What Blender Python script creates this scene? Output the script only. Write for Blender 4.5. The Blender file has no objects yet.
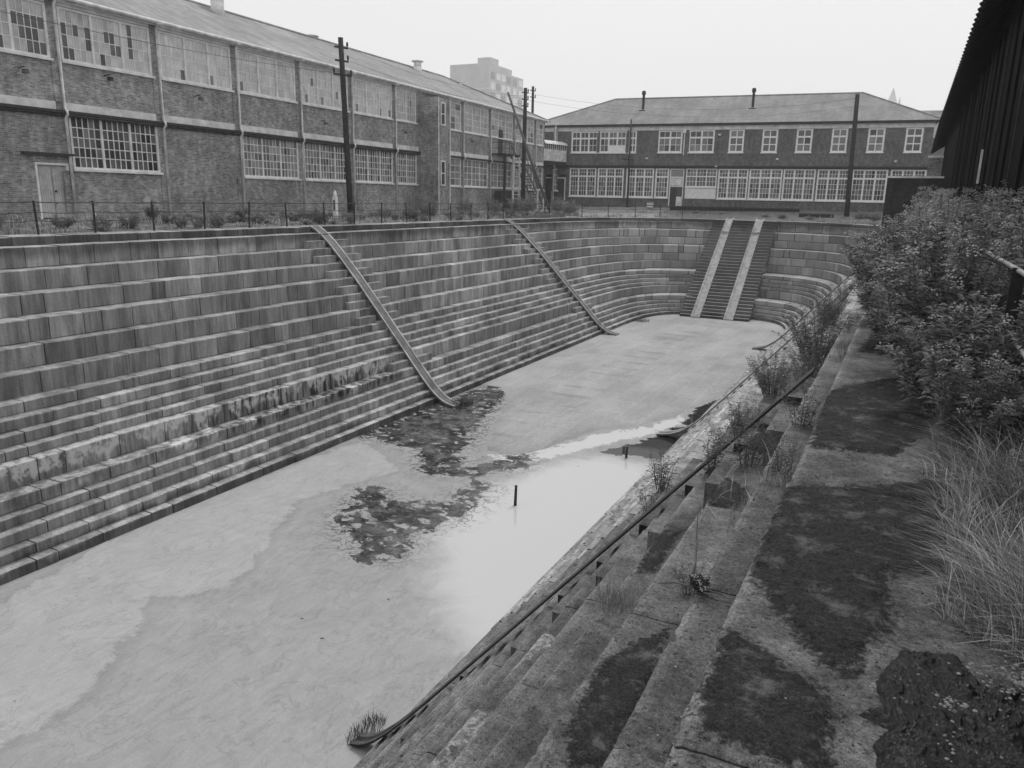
import bpy, math, random
from mathutils import Vector, Matrix, noise
random.seed(7)
R = math.radians
scn = bpy.context.scene
col = scn.collection
rnd = random.random
uni = random.uniform

# ------------------------------------------------------------------ helpers
class MB:
    """collects shapes, links them as ONE mesh object"""
    def __init__(s): s.v = []; s.f = []; s.t = []; s.va = {}
    def vert(s, p): s.v.append(tuple(p)); return len(s.v) - 1
    def poly(s, pts, tone=.5):
        n = len(s.v); s.v.extend(tuple(p) for p in pts); s.f.append(tuple(range(n, n + len(pts)))); s.t.append(tone)
    def idx(s, ids, tone=.5): s.f.append(tuple(ids)); s.t.append(tone)
    def box(s, x0, x1, y0, y1, z0, z1, tone=.5):
        n = len(s.v)
        s.v.extend([(x0,y0,z0),(x1,y0,z0),(x1,y1,z0),(x0,y1,z0),(x0,y0,z1),(x1,y0,z1),(x1,y1,z1),(x0,y1,z1)])
        for f in ((3,2,1,0),(4,5,6,7),(0,1,5,4),(1,2,6,5),(2,3,7,6),(3,0,4,7)):
            s.f.append(tuple(n + i for i in f)); s.t.append(tone)
    def beam(s, p, q, w, h, up=(0,0,1), tone=.5):
        p, q = Vector(p), Vector(q); d = (q - p).normalized(); u = Vector(up)
        if abs(d.dot(u)) > .95: u = Vector((1,0,0))
        r = d.cross(u).normalized(); u = r.cross(d)
        n = len(s.v)
        for c in (p, q):
            for a, b in ((-1,-1),(1,-1),(1,1),(-1,1)): s.v.append(tuple(c + r*(a*w/2) + u*(b*h/2)))
        for f in ((3,2,1,0),(4,5,6,7),(0,1,5,4),(1,2,6,5),(2,3,7,6),(3,0,4,7)):
            s.f.append(tuple(n + i for i in f)); s.t.append(tone)
    def tube(s, pts, rad, n=8, tone=.5, cap=True):
        pts = [Vector(p) for p in pts]
        if not hasattr(rad, '__len__'): rad = [rad]*len(pts)
        rings = []
        for i, p in enumerate(pts):
            d = (pts[min(i+1, len(pts)-1)] - pts[max(i-1, 0)]).normalized()
            u = Vector((0,0,1)) if abs(d.z) < .9 else Vector((1,0,0))
            a = d.cross(u).normalized(); b = d.cross(a)
            ring = []
            for k in range(n):
                an = 2*math.pi*k/n
                ring.append(s.vert(p + a*(math.cos(an)*rad[i]) + b*(math.sin(an)*rad[i])))
            rings.append(ring)
        for i in range(len(rings)-1):
            for k in range(n): s.idx((rings[i][k], rings[i][(k+1)%n], rings[i+1][(k+1)%n], rings[i+1][k]), tone)
        if cap: s.idx(rings[0][::-1], tone); s.idx(rings[-1], tone)
    def build(s, name, m, parent=None, smooth=False, attrs=None):
        me = bpy.data.meshes.new(name); me.from_pydata(s.v, [], s.f)
        a = me.attributes.new('tone', 'FLOAT', 'FACE'); a.data.foreach_set('value', s.t)
        for k, vals in (attrs or {}).items():
            a = me.attributes.new(k, 'FLOAT', 'POINT'); a.data.foreach_set('value', vals)
        if smooth: me.polygons.foreach_set('use_smooth', [True]*len(me.polygons))
        me.materials.append(m); me.update()
        o = bpy.data.objects.new(name, me); col.objects.link(o)
        if parent: o.parent = parent
        return o

def tag(o, label=None, cat=None, group=None, kind=None):
    if label: o['label'] = label
    if cat: o['category'] = cat
    if group: o['group'] = group
    if kind: o['kind'] = kind
    return o
def empty(name, loc=(0,0,0), rz=0, label=None, cat=None, group=None):
    o = bpy.data.objects.new(name, None); col.objects.link(o); o.location = loc; o.rotation_euler = (0,0,rz)
    o.empty_display_size = .2
    return tag(o, label, cat, group)
def copy_tree(o, loc, rz=0, sc=1.0, label=None, group=None):
    c = o.copy(); col.objects.link(c); c.location = loc; c.rotation_euler = (0,0,rz)
    c.scale = (sc,sc,sc) if not hasattr(sc, '__len__') else sc
    if label: c['label'] = label
    if group: c['group'] = group
    for ch in o.children:
        d = ch.copy(); col.objects.link(d); d.parent = c
        for g in ch.children:
            e = g.copy(); col.objects.link(e); e.parent = d
    return c
def sdf(poly, x, y):
    """signed distance to polygon, positive inside"""
    d = 1e9; ins = False; n = len(poly); j = n - 1
    for i in range(n):
        xi, yi = poly[i]; xj, yj = poly[j]
        ex, ey = xj - xi, yj - yi; wx, wy = x - xi, y - yi
        t = max(0, min(1, (wx*ex + wy*ey)/(ex*ex + ey*ey + 1e-12)))
        dx, dy = wx - ex*t, wy - ey*t; d = min(d, dx*dx + dy*dy)
        if ((yi > y) != (yj > y)) and (x < (xj-xi)*(y-yi)/(yj-yi+1e-12) + xi): ins = not ins
        j = i
    d = math.sqrt(d)
    return d if ins else -d
def fbm(x, y, z=0, o=4): return noise.fractal(Vector((x,y,z)), 1.0, 2.0, o)

# ------------------------------------------------------------------ materials (the film is black and white: every tone neutral)
class MT:
    def __init__(s, name):
        s.m = bpy.data.materials.new(name); s.m.use_nodes = True
        s.n = s.m.node_tree.nodes; s.l = s.m.node_tree.links; s.b = s.n['Principled BSDF']
        s.b.inputs['Roughness'].default_value = .85
        s.b.inputs['Specular IOR Level'].default_value = .25
    def node(s, typ, **kw):
        n = s.n.new(typ)
        for k, v in kw.items(): setattr(n, k, v)
        return n
    def put(s, n, k, v):
        if v is None: return
        if isinstance(v, bpy.types.NodeSocket): s.l.new(v, n.inputs[k])
        else: n.inputs[k].default_value = v
    def attr(s, name): return s.node('ShaderNodeAttribute', attribute_name=name).outputs['Fac']
    def coord(s, scale=(1,1,1), rot=(0,0,0), kind='Object'):
        c = s.node('ShaderNodeTexCoord'); mp = s.node('ShaderNodeMapping')
        s.l.new(c.outputs[kind], mp.inputs[0]); mp.inputs['Scale'].default_value = scale; mp.inputs['Rotation'].default_value = rot
        return mp.outputs[0]
    def noise(s, scale, detail=4, rough=.6, vec=None, dist=0.0):
        n = s.node('ShaderNodeTexNoise'); s.put(n,'Scale',scale); s.put(n,'Detail',detail); s.put(n,'Roughness',rough); s.put(n,'Distortion',dist)
        if vec: s.l.new(vec, n.inputs['Vector'])
        return n.outputs[0]
    def vor(s, scale, vec=None, out='Distance'):
        n = s.node('ShaderNodeTexVoronoi'); s.put(n,'Scale',scale)
        if vec: s.l.new(vec, n.inputs['Vector'])
        return n.outputs[out]
    def math(s, op, a, b=None, c=None, clamp=False):
        n = s.node('ShaderNodeMath', operation=op, use_clamp=clamp); s.put(n,0,a)
        if b is not None: s.put(n,1,b)
        if c is not None: s.put(n,2,c)
        return n.outputs[0]
    def ramp(s, v, a, b, lo=0.0, hi=1.0):
        n = s.node('ShaderNodeMapRange', interpolation_type='SMOOTHSTEP'); s.put(n,0,v); s.put(n,1,a); s.put(n,2,b); s.put(n,3,lo); s.put(n,4,hi)
        return n.outputs[0]
    def mix(s, f, a, b):
        n = s.node('ShaderNodeMix', data_type='FLOAT'); s.put(n,0,f); s.put(n,2,a); s.put(n,3,b)
        return n.outputs[0]
    def sep(s, vec):
        n = s.node('ShaderNodeSeparateXYZ'); s.l.new(vec, n.inputs[0]); return n.outputs
    def comb(s, x, y, z):
        n = s.node('ShaderNodeCombineXYZ'); s.put(n,0,x); s.put(n,1,y); s.put(n,2,z); return n.outputs[0]
    def base(s, v):
        n = s.node('ShaderNodeCombineColor'); 
        for k in range(3): s.put(n, k, v)
        s.l.new(n.outputs[0], s.b.inputs['Base Color'])
    def bump(s, h, strength=.5, dist=.02):
        n = s.node('ShaderNodeBump'); s.put(n,'Height',h); s.put(n,'Strength',strength); s.put(n,'Distance',dist)
        s.l.new(n.outputs[0], s.b.inputs['Normal'])
    def rough(s, v): s.put(s.b,'Roughness',v)
    def spec(s, v): s.put(s.b,'Specular IOR Level',v)

def plain(name, v, rough=.8, spec=.25, var=.25, scale=6, bump=0):
    t = MT(name); c = t.coord()
    n = t.noise(scale, 6, .65, c)
    t.base(t.math('MULTIPLY', t.ramp(n, .25, .75, 1-var, 1+var), v)); t.rough(rough); t.spec(spec)
    if bump: t.bump(t.noise(scale*6, 4, .6, c), bump, .01)
    return t.m

def stone_mat(name, val=.2, moss=False, near=False):
    t = MT(name); c = t.coord()
    x, y, z = t.sep(c)
    blk = t.attr('tone')
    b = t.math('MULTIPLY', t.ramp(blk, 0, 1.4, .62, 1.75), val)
    # vertical run-off streaks
    st = t.noise(1.0, 5, .65, t.coord((1.7, 1.7, .3)))
    head = t.ramp(y, 52, 60, 0, 1)
    b = t.math('MULTIPLY', b, t.mix(head, t.ramp(st, .3, .7, .55, 1.25), t.ramp(st, .3, .7, .85, 1.08)))
    st2 = t.noise(1.0, 4, .6, t.coord((9, 9, .7)))
    b = t.math('MULTIPLY', b, t.mix(head, t.ramp(st2, .25, .75, .74, 1.2), t.ramp(st2, .25, .75, .92, 1.06)))
    big = t.noise(.16, 4, .6, c)
    b = t.math('MULTIPLY', b, t.ramp(big, .3, .7, .8, 1.18))
    g = t.noise(26 if not near else 90, 6, .75, c)
    b = t.math('MULTIPLY', b, t.ramp(g, .2, .8, .72, 1.26))
    # painted coping-lip shade and algae staining of the top courses, wet foot
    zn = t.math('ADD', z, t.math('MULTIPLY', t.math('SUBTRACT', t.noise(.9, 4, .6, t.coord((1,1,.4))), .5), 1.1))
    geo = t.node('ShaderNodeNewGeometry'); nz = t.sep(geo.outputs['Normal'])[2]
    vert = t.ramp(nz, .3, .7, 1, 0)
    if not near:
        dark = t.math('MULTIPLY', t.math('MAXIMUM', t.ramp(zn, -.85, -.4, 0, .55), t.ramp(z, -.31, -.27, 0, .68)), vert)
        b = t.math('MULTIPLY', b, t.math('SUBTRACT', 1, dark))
        foot = t.math('MULTIPLY', t.ramp(zn, -7.5, -7.25, .6, 0), vert)
        b = t.math('MULTIPLY', b, t.math('SUBTRACT', 1, foot))
        # lime efflorescence and black weeping along the tall lower course on the west side
        band = t.math('MULTIPLY', t.ramp(z, -6.6, -6.3, 0, 1), t.ramp(z, -5.56, -5.5, 1, 0))
        west = t.math('MULTIPLY', t.ramp(x, -19, -18.6, 1, 0), t.math('MULTIPLY', t.ramp(y, 4, 7, 0, 1), t.ramp(y, 27, 29.5, 1, 0)))
        band = t.math('MULTIPLY', band, west)
        s3 = t.noise(1.0, 5, .7, t.coord((3.2, 3.2, .35)))
        wk = t.math('MULTIPLY', band, t.ramp(t.math('ADD', t.noise(1.0,3,.6,t.coord((.9,.9,.5))), t.math('MULTIPLY', t.ramp(z,-6.2,-5.55,-.1,.08), 1)), .44, .53, 0, 1))
        dk = t.math('MULTIPLY', t.math('MULTIPLY', band, t.ramp(y, 15, 21, .45, 1)), t.ramp(s3, .44, .58, 0, .88))
        b = t.math('MULTIPLY', b, t.math('SUBTRACT', 1, dk))
        b = t.mix(t.math('MULTIPLY', wk, t.ramp(t.noise(3.2,5,.7,t.coord((1,1,.6))), .40, .54, 0, 1)), b, .6)
    else:
        # lichen freckles, grit
        sp = t.noise(34, 5, .7, c)
        b = t.math('MULTIPLY', b, t.ramp(sp, .56, .63, 1, .36))
        gr = t.noise(150, 4, .8, c)
        b = t.math('MULTIPLY', b, t.ramp(gr, .3, .7, .52, 1.42))
        lg = t.noise(2.3, 6, .7, c)
        b = t.math('MULTIPLY', b, t.ramp(lg, .35, .7, 1.08, .82))
        sp2 = t.noise(55, 3, .6, c)
        b = t.mix(t.ramp(sp2, .68, .72, 0, .6), b, .36)
        b = t.math('MULTIPLY', b, t.ramp(t.noise(48, 3, .6, c), .3, .7, .72, 1.28))
    if moss:
        m = t.attr('moss')
        mm = t.math('ADD', m, t.math('MULTIPLY', t.math('SUBTRACT', t.noise(16, 8, .78, c), .5), .36))
        lime = t.math('MULTIPLY', t.ramp(m, -5.5, -3.5, 1, 0), t.ramp(t.noise(11, 7, .75, c), .44, .62))
        b = t.mix(lime, b, .36)
        k = t.ramp(t.math('ADD', mm, t.math('MULTIPLY', t.math('SUBTRACT', t.noise(70, 4, .7, c), .5), .10)), -.03, .03)
        mt = t.math('MULTIPLY', t.ramp(t.noise(55, 8, .85, c), .34, .68, .006, .05), t.ramp(t.noise(160, 3, .7, c), .3, .7, .5, 1.5))
        lit = t.ramp(t.noise(5, 7, .72, c), .5, .72, 0, .10)
        b = t.mix(k, b, t.math('ADD', mt, lit))
        h = t.math('ADD', t.math('MULTIPLY', t.noise(60, 5, .7, c), .5), t.math('MULTIPLY', k, .9))
        t.bump(h, .8, .02)
    else:
        t.bump(t.math('ADD', t.noise(9, 6, .7, c), t.math('MULTIPLY', t.noise(60,4,.7,c), .4)), .55, .03 if not near else .015)
    t.base(b); t.rough(.9); t.spec(.2)
    return t.m

def brick_mat(name, c1, c2, mortar, big=.3):
    t = MT(name); c = t.coord(); x, y, z = t.sep(c)
    v = t.comb(t.math('ADD', x, y), z, 0.0)
    br = t.node('ShaderNodeTexBrick'); t.l.new(v, br.inputs['Vector'])
    for k, val in (('Scale',1.0),('Mortar Size',.010),('Mortar Smooth',.3),('Bias',-.1),('Brick Width',.235),('Row Height',.078)): t.put(br, k, val)
    br.inputs['Color1'].default_value = (c1,)*3+(1,); br.inputs['Color2'].default_value = (c2,)*3+(1,); br.inputs['Mortar'].default_value = (mortar,)*3+(1,)
    bw = t.node('ShaderNodeRGBToBW'); t.l.new(br.outputs['Color'], bw.inputs[0])
    n = t.noise(.45, 5, .65, c); n2 = t.noise(3.5, 5, .7, t.coord((1,1,.45)))
    b = t.math('MULTIPLY', bw.outputs[0], t.ramp(n, .3, .7, 1-big, 1+big))
    b = t.math('MULTIPLY', b, t.ramp(n2, .3, .72, .72, 1.25))
    b = t.math('MULTIPLY', b, t.ramp(t.noise(7, 2, .5, t.comb(t.math('MULTIPLY',t.math('ADD',x,y),.6), t.math('MULTIPLY',z,1.9), 0.0)), .3,.7,.86,1.14))
    t.base(b); t.rough(.92); t.spec(.15)
    t.bump(br.outputs['Fac'], .4, -.008)
    return t.m

def slide_mat(name, v):
    t = MT(name); c = t.coord(); tone = t.attr('tone')
    b = t.math('MULTIPLY', tone, v)
    b = t.math('MULTIPLY', b, t.ramp(t.noise(1.6, 6, .7, c), .3, .7, .65, 1.35))
    b = t.math('MULTIPLY', b, t.ramp(t.noise(14, 6, .75, c), .25, .75, .75, 1.25))
    t.base(b); t.rough(.8); t.bump(t.noise(25, 4, .7, c), .4, .01)
    return t.m
def pane_mat():
    t = MT('toned_glass'); tone = t.attr('tone')  # upper pane tones hold painted sky reflection as well as whitewash
    c = t.coord()
    t.base(t.math('MULTIPLY', tone, t.ramp(t.noise(1.4, 5, .65, c), .3, .7, .78, 1.2)))
    t.rough(.12); t.spec(.5)
    return t.m
def leaf_mat(name, k=1.45):
    t = MT(name); tone = t.attr('tone')
    t.base(t.math('MULTIPLY', tone, k)); t.rough(.36); t.spec(.5)
    tr = t.node('ShaderNodeBsdfTranslucent'); cc = t.node('ShaderNodeCombineColor')
    for q in range(3): t.put(cc, q, t.math('MULTIPLY', tone, 1.2))
    t.l.new(cc.outputs[0], tr.inputs['Color']); ms = t.node('ShaderNodeMixShader'); ms.inputs[0].default_value = .35
    out = t.n['Material Output']; t.l.new(t.b.outputs[0], ms.inputs[1]); t.l.new(tr.outputs[0], ms.inputs[2]); t.l.new(ms.outputs[0], out.inputs['Surface'])
    return t.m
def roof_mat(name, v, wx, wz):
    t = MT(name); c = t.coord(); x, y, z = t.sep(c)
    br = t.node('ShaderNodeTexBrick'); t.l.new(t.comb(x, y, 0.0), br.inputs['Vector'])
    for k, val in (('Scale',1.0),('Mortar Size',.012),('Mortar Smooth',.5),('Brick Width',wx),('Row Height',wz)): t.put(br, k, val)
    br.inputs['Color1'].default_value = (v*.88,)*3+(1,); br.inputs['Color2'].default_value = (v*1.1,)*3+(1,); br.inputs['Mortar'].default_value = (v*.72,)*3+(1,)
    bw = t.node('ShaderNodeRGBToBW'); t.l.new(br.outputs['Color'], bw.inputs[0])
    b = t.math('MULTIPLY', bw.outputs[0], t.ramp(t.noise(.35, 5, .65, c), .3, .7, .82, 1.15))
    b = t.math('MULTIPLY', b, t.ramp(t.noise(1.0, 4, .6, t.coord((1.6,.25,.25))), .3,.7,.9,1.1))
    t.base(b); t.rough(.9); t.spec(.2); t.bump(br.outputs['Fac'], .3, -.01)
    return t.m

M = {}
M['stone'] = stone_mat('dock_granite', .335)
M['stone_near'] = stone_mat('weathered_granite', .158, moss=True, near=True)
M['gap'] = plain('joint_dirt', .03, var=.3)
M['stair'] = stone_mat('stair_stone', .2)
M['ramp'] = plain('ramp_stone', .36, var=.3, scale=2.5, bump=.4)
M['slide'] = slide_mat('slide_stone', .36)
M['slide_dirty'] = slide_mat('slimy_slide_stone', .085)
M['slide_pale'] = slide_mat('bleached_slide_stone', .45)
M['brick'] = brick_mat('old_brick', .18, .37, .38)
M['brick_far'] = brick_mat('dark_brick', .115, .185, .15, .18)
M['brick_wall'] = brick_mat('sooty_brick', .028, .06, .04)
M['white'] = plain('white_paint', .82, .6, var=.12, scale=3)
M['cream'] = plain('weathered_cream_paint', .74, .7, var=.22, scale=2)
M['band'] = plain('concrete_band', .68, var=.25, scale=1.6)
M['pipe'] = plain('grey_pipe_paint', .68, .6, var=.3, scale=2)
M['darkledge'] = plain('dark_ledge', .045, var=.4)
M['pane'] = pane_mat()
M['roof'] = roof_mat('slate_roof', .29, .3, .22)
M['roof_far'] = roof_mat('far_slate_roof', .25, .3, .22)
M['dark'] = plain('dark_iron', .03, .6, var=.4, scale=8)
M['steel'] = plain('weathered_steel', .12, .6, var=.4, scale=5)
M['pole'] = plain('creosoted_timber', .035, .85, var=.45, scale=5, bump=.3)
M['timber'] = plain('grey_timber', .16, .85, var=.4, scale=5)
M['black'] = plain('tarred_iron', .006, .7, .2, var=.7, scale=2)
M['blackrib'] = plain('tarred_rafter', .010, .75, .15, var=.5, scale=2)
M['door'] = plain('weathered_door_paint', .48, .8, var=.2, scale=3)
M['doordark'] = plain('dark_door_paint', .05, .7, var=.2, scale=3)
M['leaf'] = leaf_mat('leaves'); M['leaf2'] = leaf_mat('dry_weeds', 1.0)
M['stem'] = plain('plant_stem', .12, var=.4)
M['flower'] = plain('pale_flower', .42, var=.3, scale=20)
M['grass'] = leaf_mat('grass_blades')
M['rail'] = plain('worn_rail_paint', .40, .5, .4, var=.4, scale=9)
M['tower'] = plain('haze_paled_concrete', .6, var=.1, scale=.3)  # distance haze put into the pale base colour
M['spire'] = plain('haze_paled_spire', .78, var=.05, scale=.3)  # whitened base colour stands in for fading by haze
M['rubble'] = plain('pale_rubble', .26, var=.4, scale=9)

def ground_mat():
    t = MT('yard_ground'); c = t.coord(); x, y, z = t.sep(c)
    g = t.noise(.55, 6, .7, c); f = t.noise(9, 6, .75, c)
    soil = t.ramp(f, .25, .75, .07, .17)
    pale = t.ramp(f, .25, .75, .26, .44)
    k = t.ramp(t.math('ADD', g, t.ramp(y, 60, 76, 0, .12)), .47, .58)
    right = t.math('MULTIPLY', t.ramp(x, -24, -20, 1, .12), t.ramp(y, 55, 70, .45, 1))
    t.base(t.mix(t.math('MULTIPLY', k, right), soil, pale)); t.rough(.95); t.spec(.1)
    t.bump(f, .8, .05)
    return t.m
M['ground'] = ground_mat()

def water_mat():
    t = MT('scummed_water'); c = t.coord()
    x, y, z = t.sep(c)
    n1 = t.noise(.5, 6, .68, c, 1.6); n2 = t.noise(2.2, 6, .7, t.coord((1.6,.55,1),(0,0,.5)), 1.2); n3 = t.noise(14, 4, .7, c)
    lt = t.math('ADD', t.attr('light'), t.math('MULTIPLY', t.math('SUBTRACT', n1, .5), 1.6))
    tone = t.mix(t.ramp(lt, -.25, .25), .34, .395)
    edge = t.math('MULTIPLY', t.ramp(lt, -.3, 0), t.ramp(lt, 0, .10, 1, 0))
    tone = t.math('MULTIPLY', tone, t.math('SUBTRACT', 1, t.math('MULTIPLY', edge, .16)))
    tone = t.math('MULTIPLY', tone, t.ramp(n1, .3, .7, .93, 1.06))
    tone = t.math('MULTIPLY', tone, t.ramp(n2, .3, .7, .92, 1.07))
    tone = t.math('MULTIPLY', tone, t.ramp(n3, .25, .7, .95, 1.03))
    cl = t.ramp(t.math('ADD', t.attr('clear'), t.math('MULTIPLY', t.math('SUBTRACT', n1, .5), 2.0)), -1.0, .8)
    vein = t.math('ABSOLUTE', t.math('SUBTRACT', t.noise(.9, 7, .6, t.coord((1.3,.8,1),(0,0,.4)), .9), .5))
    tone = t.math('MULTIPLY', tone, t.ramp(vein, .004, .018, .86, 1))
    tone = t.math('MULTIPLY', tone, t.ramp(t.noise(4.2, 6, .75, t.coord((1.5,.7,1),(0,0,.5)), .6), .60, .68, 1, 1.13))
    tone = t.math('MULTIPLY', tone, t.ramp(t.noise(22, 5, .8, c), .25, .7, .92, 1.05))
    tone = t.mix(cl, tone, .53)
    fo = t.ramp(t.math('ADD', t.attr('foam'), t.math('MULTIPLY', t.math('SUBTRACT', t.noise(1.8, 7, .7, c, .5), .5), 1.6)), -.05, .06)
    tone = t.mix(fo, tone, .58)
    # open dark water between plates of scum, laced with weed
    d = t.attr('weed')
    nb = t.noise(1.1, 8, .62, c, .4)
    w = t.math('ADD', t.math('MULTIPLY', d, .9), t.math('MULTIPLY', t.math('SUBTRACT', nb, .45), 2.8))
    wk = t.ramp(w, -.05, .06)
    fn = t.noise(2.5, 4, .55, t.coord((1, 1.3, 1)), .3)
    fl = t.math('MULTIPLY', t.ramp(fn, .575, .60), t.ramp(d, .25, 1.3, 1, .25))
    lr = t.math('ABSOLUTE', t.math('SUBTRACT', t.noise(2.2, 6, .62, c, .7), .5))
    lace = t.math('MULTIPLY', t.ramp(lr, .012, .034, 1, 0), t.ramp(d, -1.3, -.15))
    wk = t.math('MULTIPLY', wk, t.math('SUBTRACT', 1, fl))
    wk = t.math('MAXIMUM', wk, t.math('MULTIPLY', lace, .75))
    wtone = t.ramp(t.noise(1.6, 8, .75, c), .38, .66, .02, .15)
    wtone = t.math('MULTIPLY', wtone, t.ramp(t.noise(16, 5, .8, c), .3, .7, .45, 1.5))
    o = t.ramp(t.math('ADD', t.attr('open'), t.math('MULTIPLY', t.math('SUBTRACT', t.noise(1.2, 6, .7, t.coord((1,1.6,1))), .5), 1.5)), 0, .06)
    tone = t.mix(wk, tone, wtone)
    tone = t.mix(o, tone, .02)
    # specks of litter
    sp = t.noise(3.0, 2, .5, c)
    tone = t.math('MULTIPLY', tone, t.ramp(sp, .765, .785, 1, .3))
    t.base(tone)
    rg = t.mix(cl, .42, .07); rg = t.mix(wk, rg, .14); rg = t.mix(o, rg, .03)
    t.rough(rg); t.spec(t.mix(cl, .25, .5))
    t.b.inputs['IOR'].default_value = 1.4
    t.bump(t.noise(8, 3, .6, c), .04, .01)
    return t.m
M['water'] = water_mat()

def floor_mat():
    t = MT('dock_floor_stone'); c = t.coord(); x, y, z = t.sep(c)
    br = t.node('ShaderNodeTexBrick'); t.l.new(t.comb(y, x, 0.0), br.inputs['Vector'])
    for k, val in (('Scale',1.0),('Mortar Size',.018),('Mortar Smooth',.4),('Brick Width',2.2),('Row Height',1.15)): t.put(br, k, val)
    br.inputs['Color1'].default_value = (.345,)*3+(1,); br.inputs['Color2'].default_value = (.385,)*3+(1,); br.inputs['Mortar'].default_value = (.45,)*3+(1,)
    bw = t.node('ShaderNodeRGBToBW'); t.l.new(br.outputs['Color'], bw.inputs[0])
    b = t.math('MULTIPLY', bw.outputs[0], t.ramp(t.noise(.35, 6, .7, t.coord((1.2,.5,1))), .3, .7, .82, 1.15))
    b = t.math('MULTIPLY', b, t.ramp(t.noise(7, 6, .7, c), .25, .75, .85, 1.14))
    # marks left by the keel blocks down the middle
    ym = t.math('MULTIPLY', t.math('ABSOLUTE', t.math('SUBTRACT', t.math('FRACT', t.math('MULTIPLY', y, .55)), .5)), 1.0)
    xm = t.math('ABSOLUTE', t.math('ADD', x, 13.6))
    k = t.math('MULTIPLY', t.ramp(ym, .10, .16, 1, 0), t.ramp(xm, 1.0, 1.2, 1, 0))
    k = t.math('MULTIPLY', k, t.ramp(t.noise(.6, 4, .6, c), .4, .62))
    b = t.math('MULTIPLY', b, t.math('SUBTRACT', 1, t.math('MULTIPLY', k, .22)))
    wet = t.ramp(z, -7.715, -7.685, .88, 1)
    b = t.math('MULTIPLY', b, wet)
    t.base(b); t.rough(.8); t.bump(t.noise(12,5,.7,c), .3, .02)
    return t.m
M['floor'] = floor_mat()
def tarp_mat():
    t = MT('black_tarpaulin'); c = t.coord()
    t.base(t.ramp(t.noise(18, 5, .7, c), .3, .75, .002, .009)); t.rough(.3); t.spec(.4)
    t.bump(t.noise(40, 5, .65, t.coord((1,2.2,1)), .8), .6, .02)
    return t.m
M['tarp'] = tarp_mat()

# ------------------------------------------------------------------ camera
cam = bpy.data.cameras.new('camera'); co = bpy.data.objects.new('camera', cam); col.objects.link(co); scn.camera = co
FW = Vector((-0.43397503, 0.86953728, -0.23573415)); RT = Vector((0.89246052, 0.45070363, 0.01950517)); UP = Vector((-0.12320671, 0.20191867, 0.97162182))
mw = Matrix((RT, UP, -FW)).transposed().to_4x4(); mw.translation = Vector((0,0,1.6)); co.matrix_world = mw
cam.sensor_width = 36; cam.lens = 768.104/1024*36; cam.clip_start = .05; cam.clip_end = 5000

# ------------------------------------------------------------------ sky and sun (bright overcast, monochrome film)
w = bpy.data.worlds.new('World'); scn.world = w; w.use_nodes = True
nt = w.node_tree; bg = nt.nodes['Background']; bg.inputs['Strength'].default_value = .1
sky = nt.nodes.new('ShaderNodeTexSky'); sky.sky_type = 'NISHITA'; sky.sun_disc = False
SUN_EL, SUN_AZ = R(60), R(4)     # azimuth clockwise from +Y
sky.sun_elevation = SUN_EL; sky.sun_rotation = SUN_AZ; sky.dust_density = 4
bw = nt.nodes.new('ShaderNodeRGBToBW'); nt.links.new(sky.outputs[0], bw.inputs[0])
mx = nt.nodes.new('ShaderNodeMix'); mx.data_type = 'FLOAT'; mx.inputs[0].default_value = .88; mx.inputs[3].default_value = 7.75
nt.links.new(bw.outputs[0], mx.inputs[2])
tc = nt.nodes.new('ShaderNodeTexCoord'); cn = nt.nodes.new('ShaderNodeTexNoise'); cn.inputs['Scale'].default_value = 1.2; cn.inputs['Detail'].default_value = 3
nt.links.new(tc.outputs['Generated'], cn.inputs['Vector'])
mr = nt.nodes.new('ShaderNodeMapRange'); mr.inputs[1].default_value = .3; mr.inputs[2].default_value = .7; mr.inputs[3].default_value = .975; mr.inputs[4].default_value = 1.025
nt.links.new(cn.outputs[0], mr.inputs[0])
mu = nt.nodes.new('ShaderNodeMath'); mu.operation = 'MULTIPLY'; nt.links.new(mx.outputs[0], mu.inputs[0]); nt.links.new(mr.outputs[0], mu.inputs[1])
nt.links.new(mu.outputs[0], bg.inputs['Color'])
sl = bpy.data.lights.new('sun', 'SUN'); sl.energy = 1.3; sl.angle = R(18); sl.color = (1,1,1)
so = bpy.data.objects.new('sun', sl); col.objects.link(so)
sd = Vector((math.sin(SUN_AZ)*math.cos(SUN_EL), math.cos(SUN_AZ)*math.cos(SUN_EL), math.sin(SUN_EL)))
so.rotation_euler = sd.to_track_quat('Z', 'Y').to_euler()
scn.view_settings.view_transform = 'Standard'; scn.view_settings.look = 'None'; scn.view_settings.exposure = 0.29; scn.view_settings.gamma = 1

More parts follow.
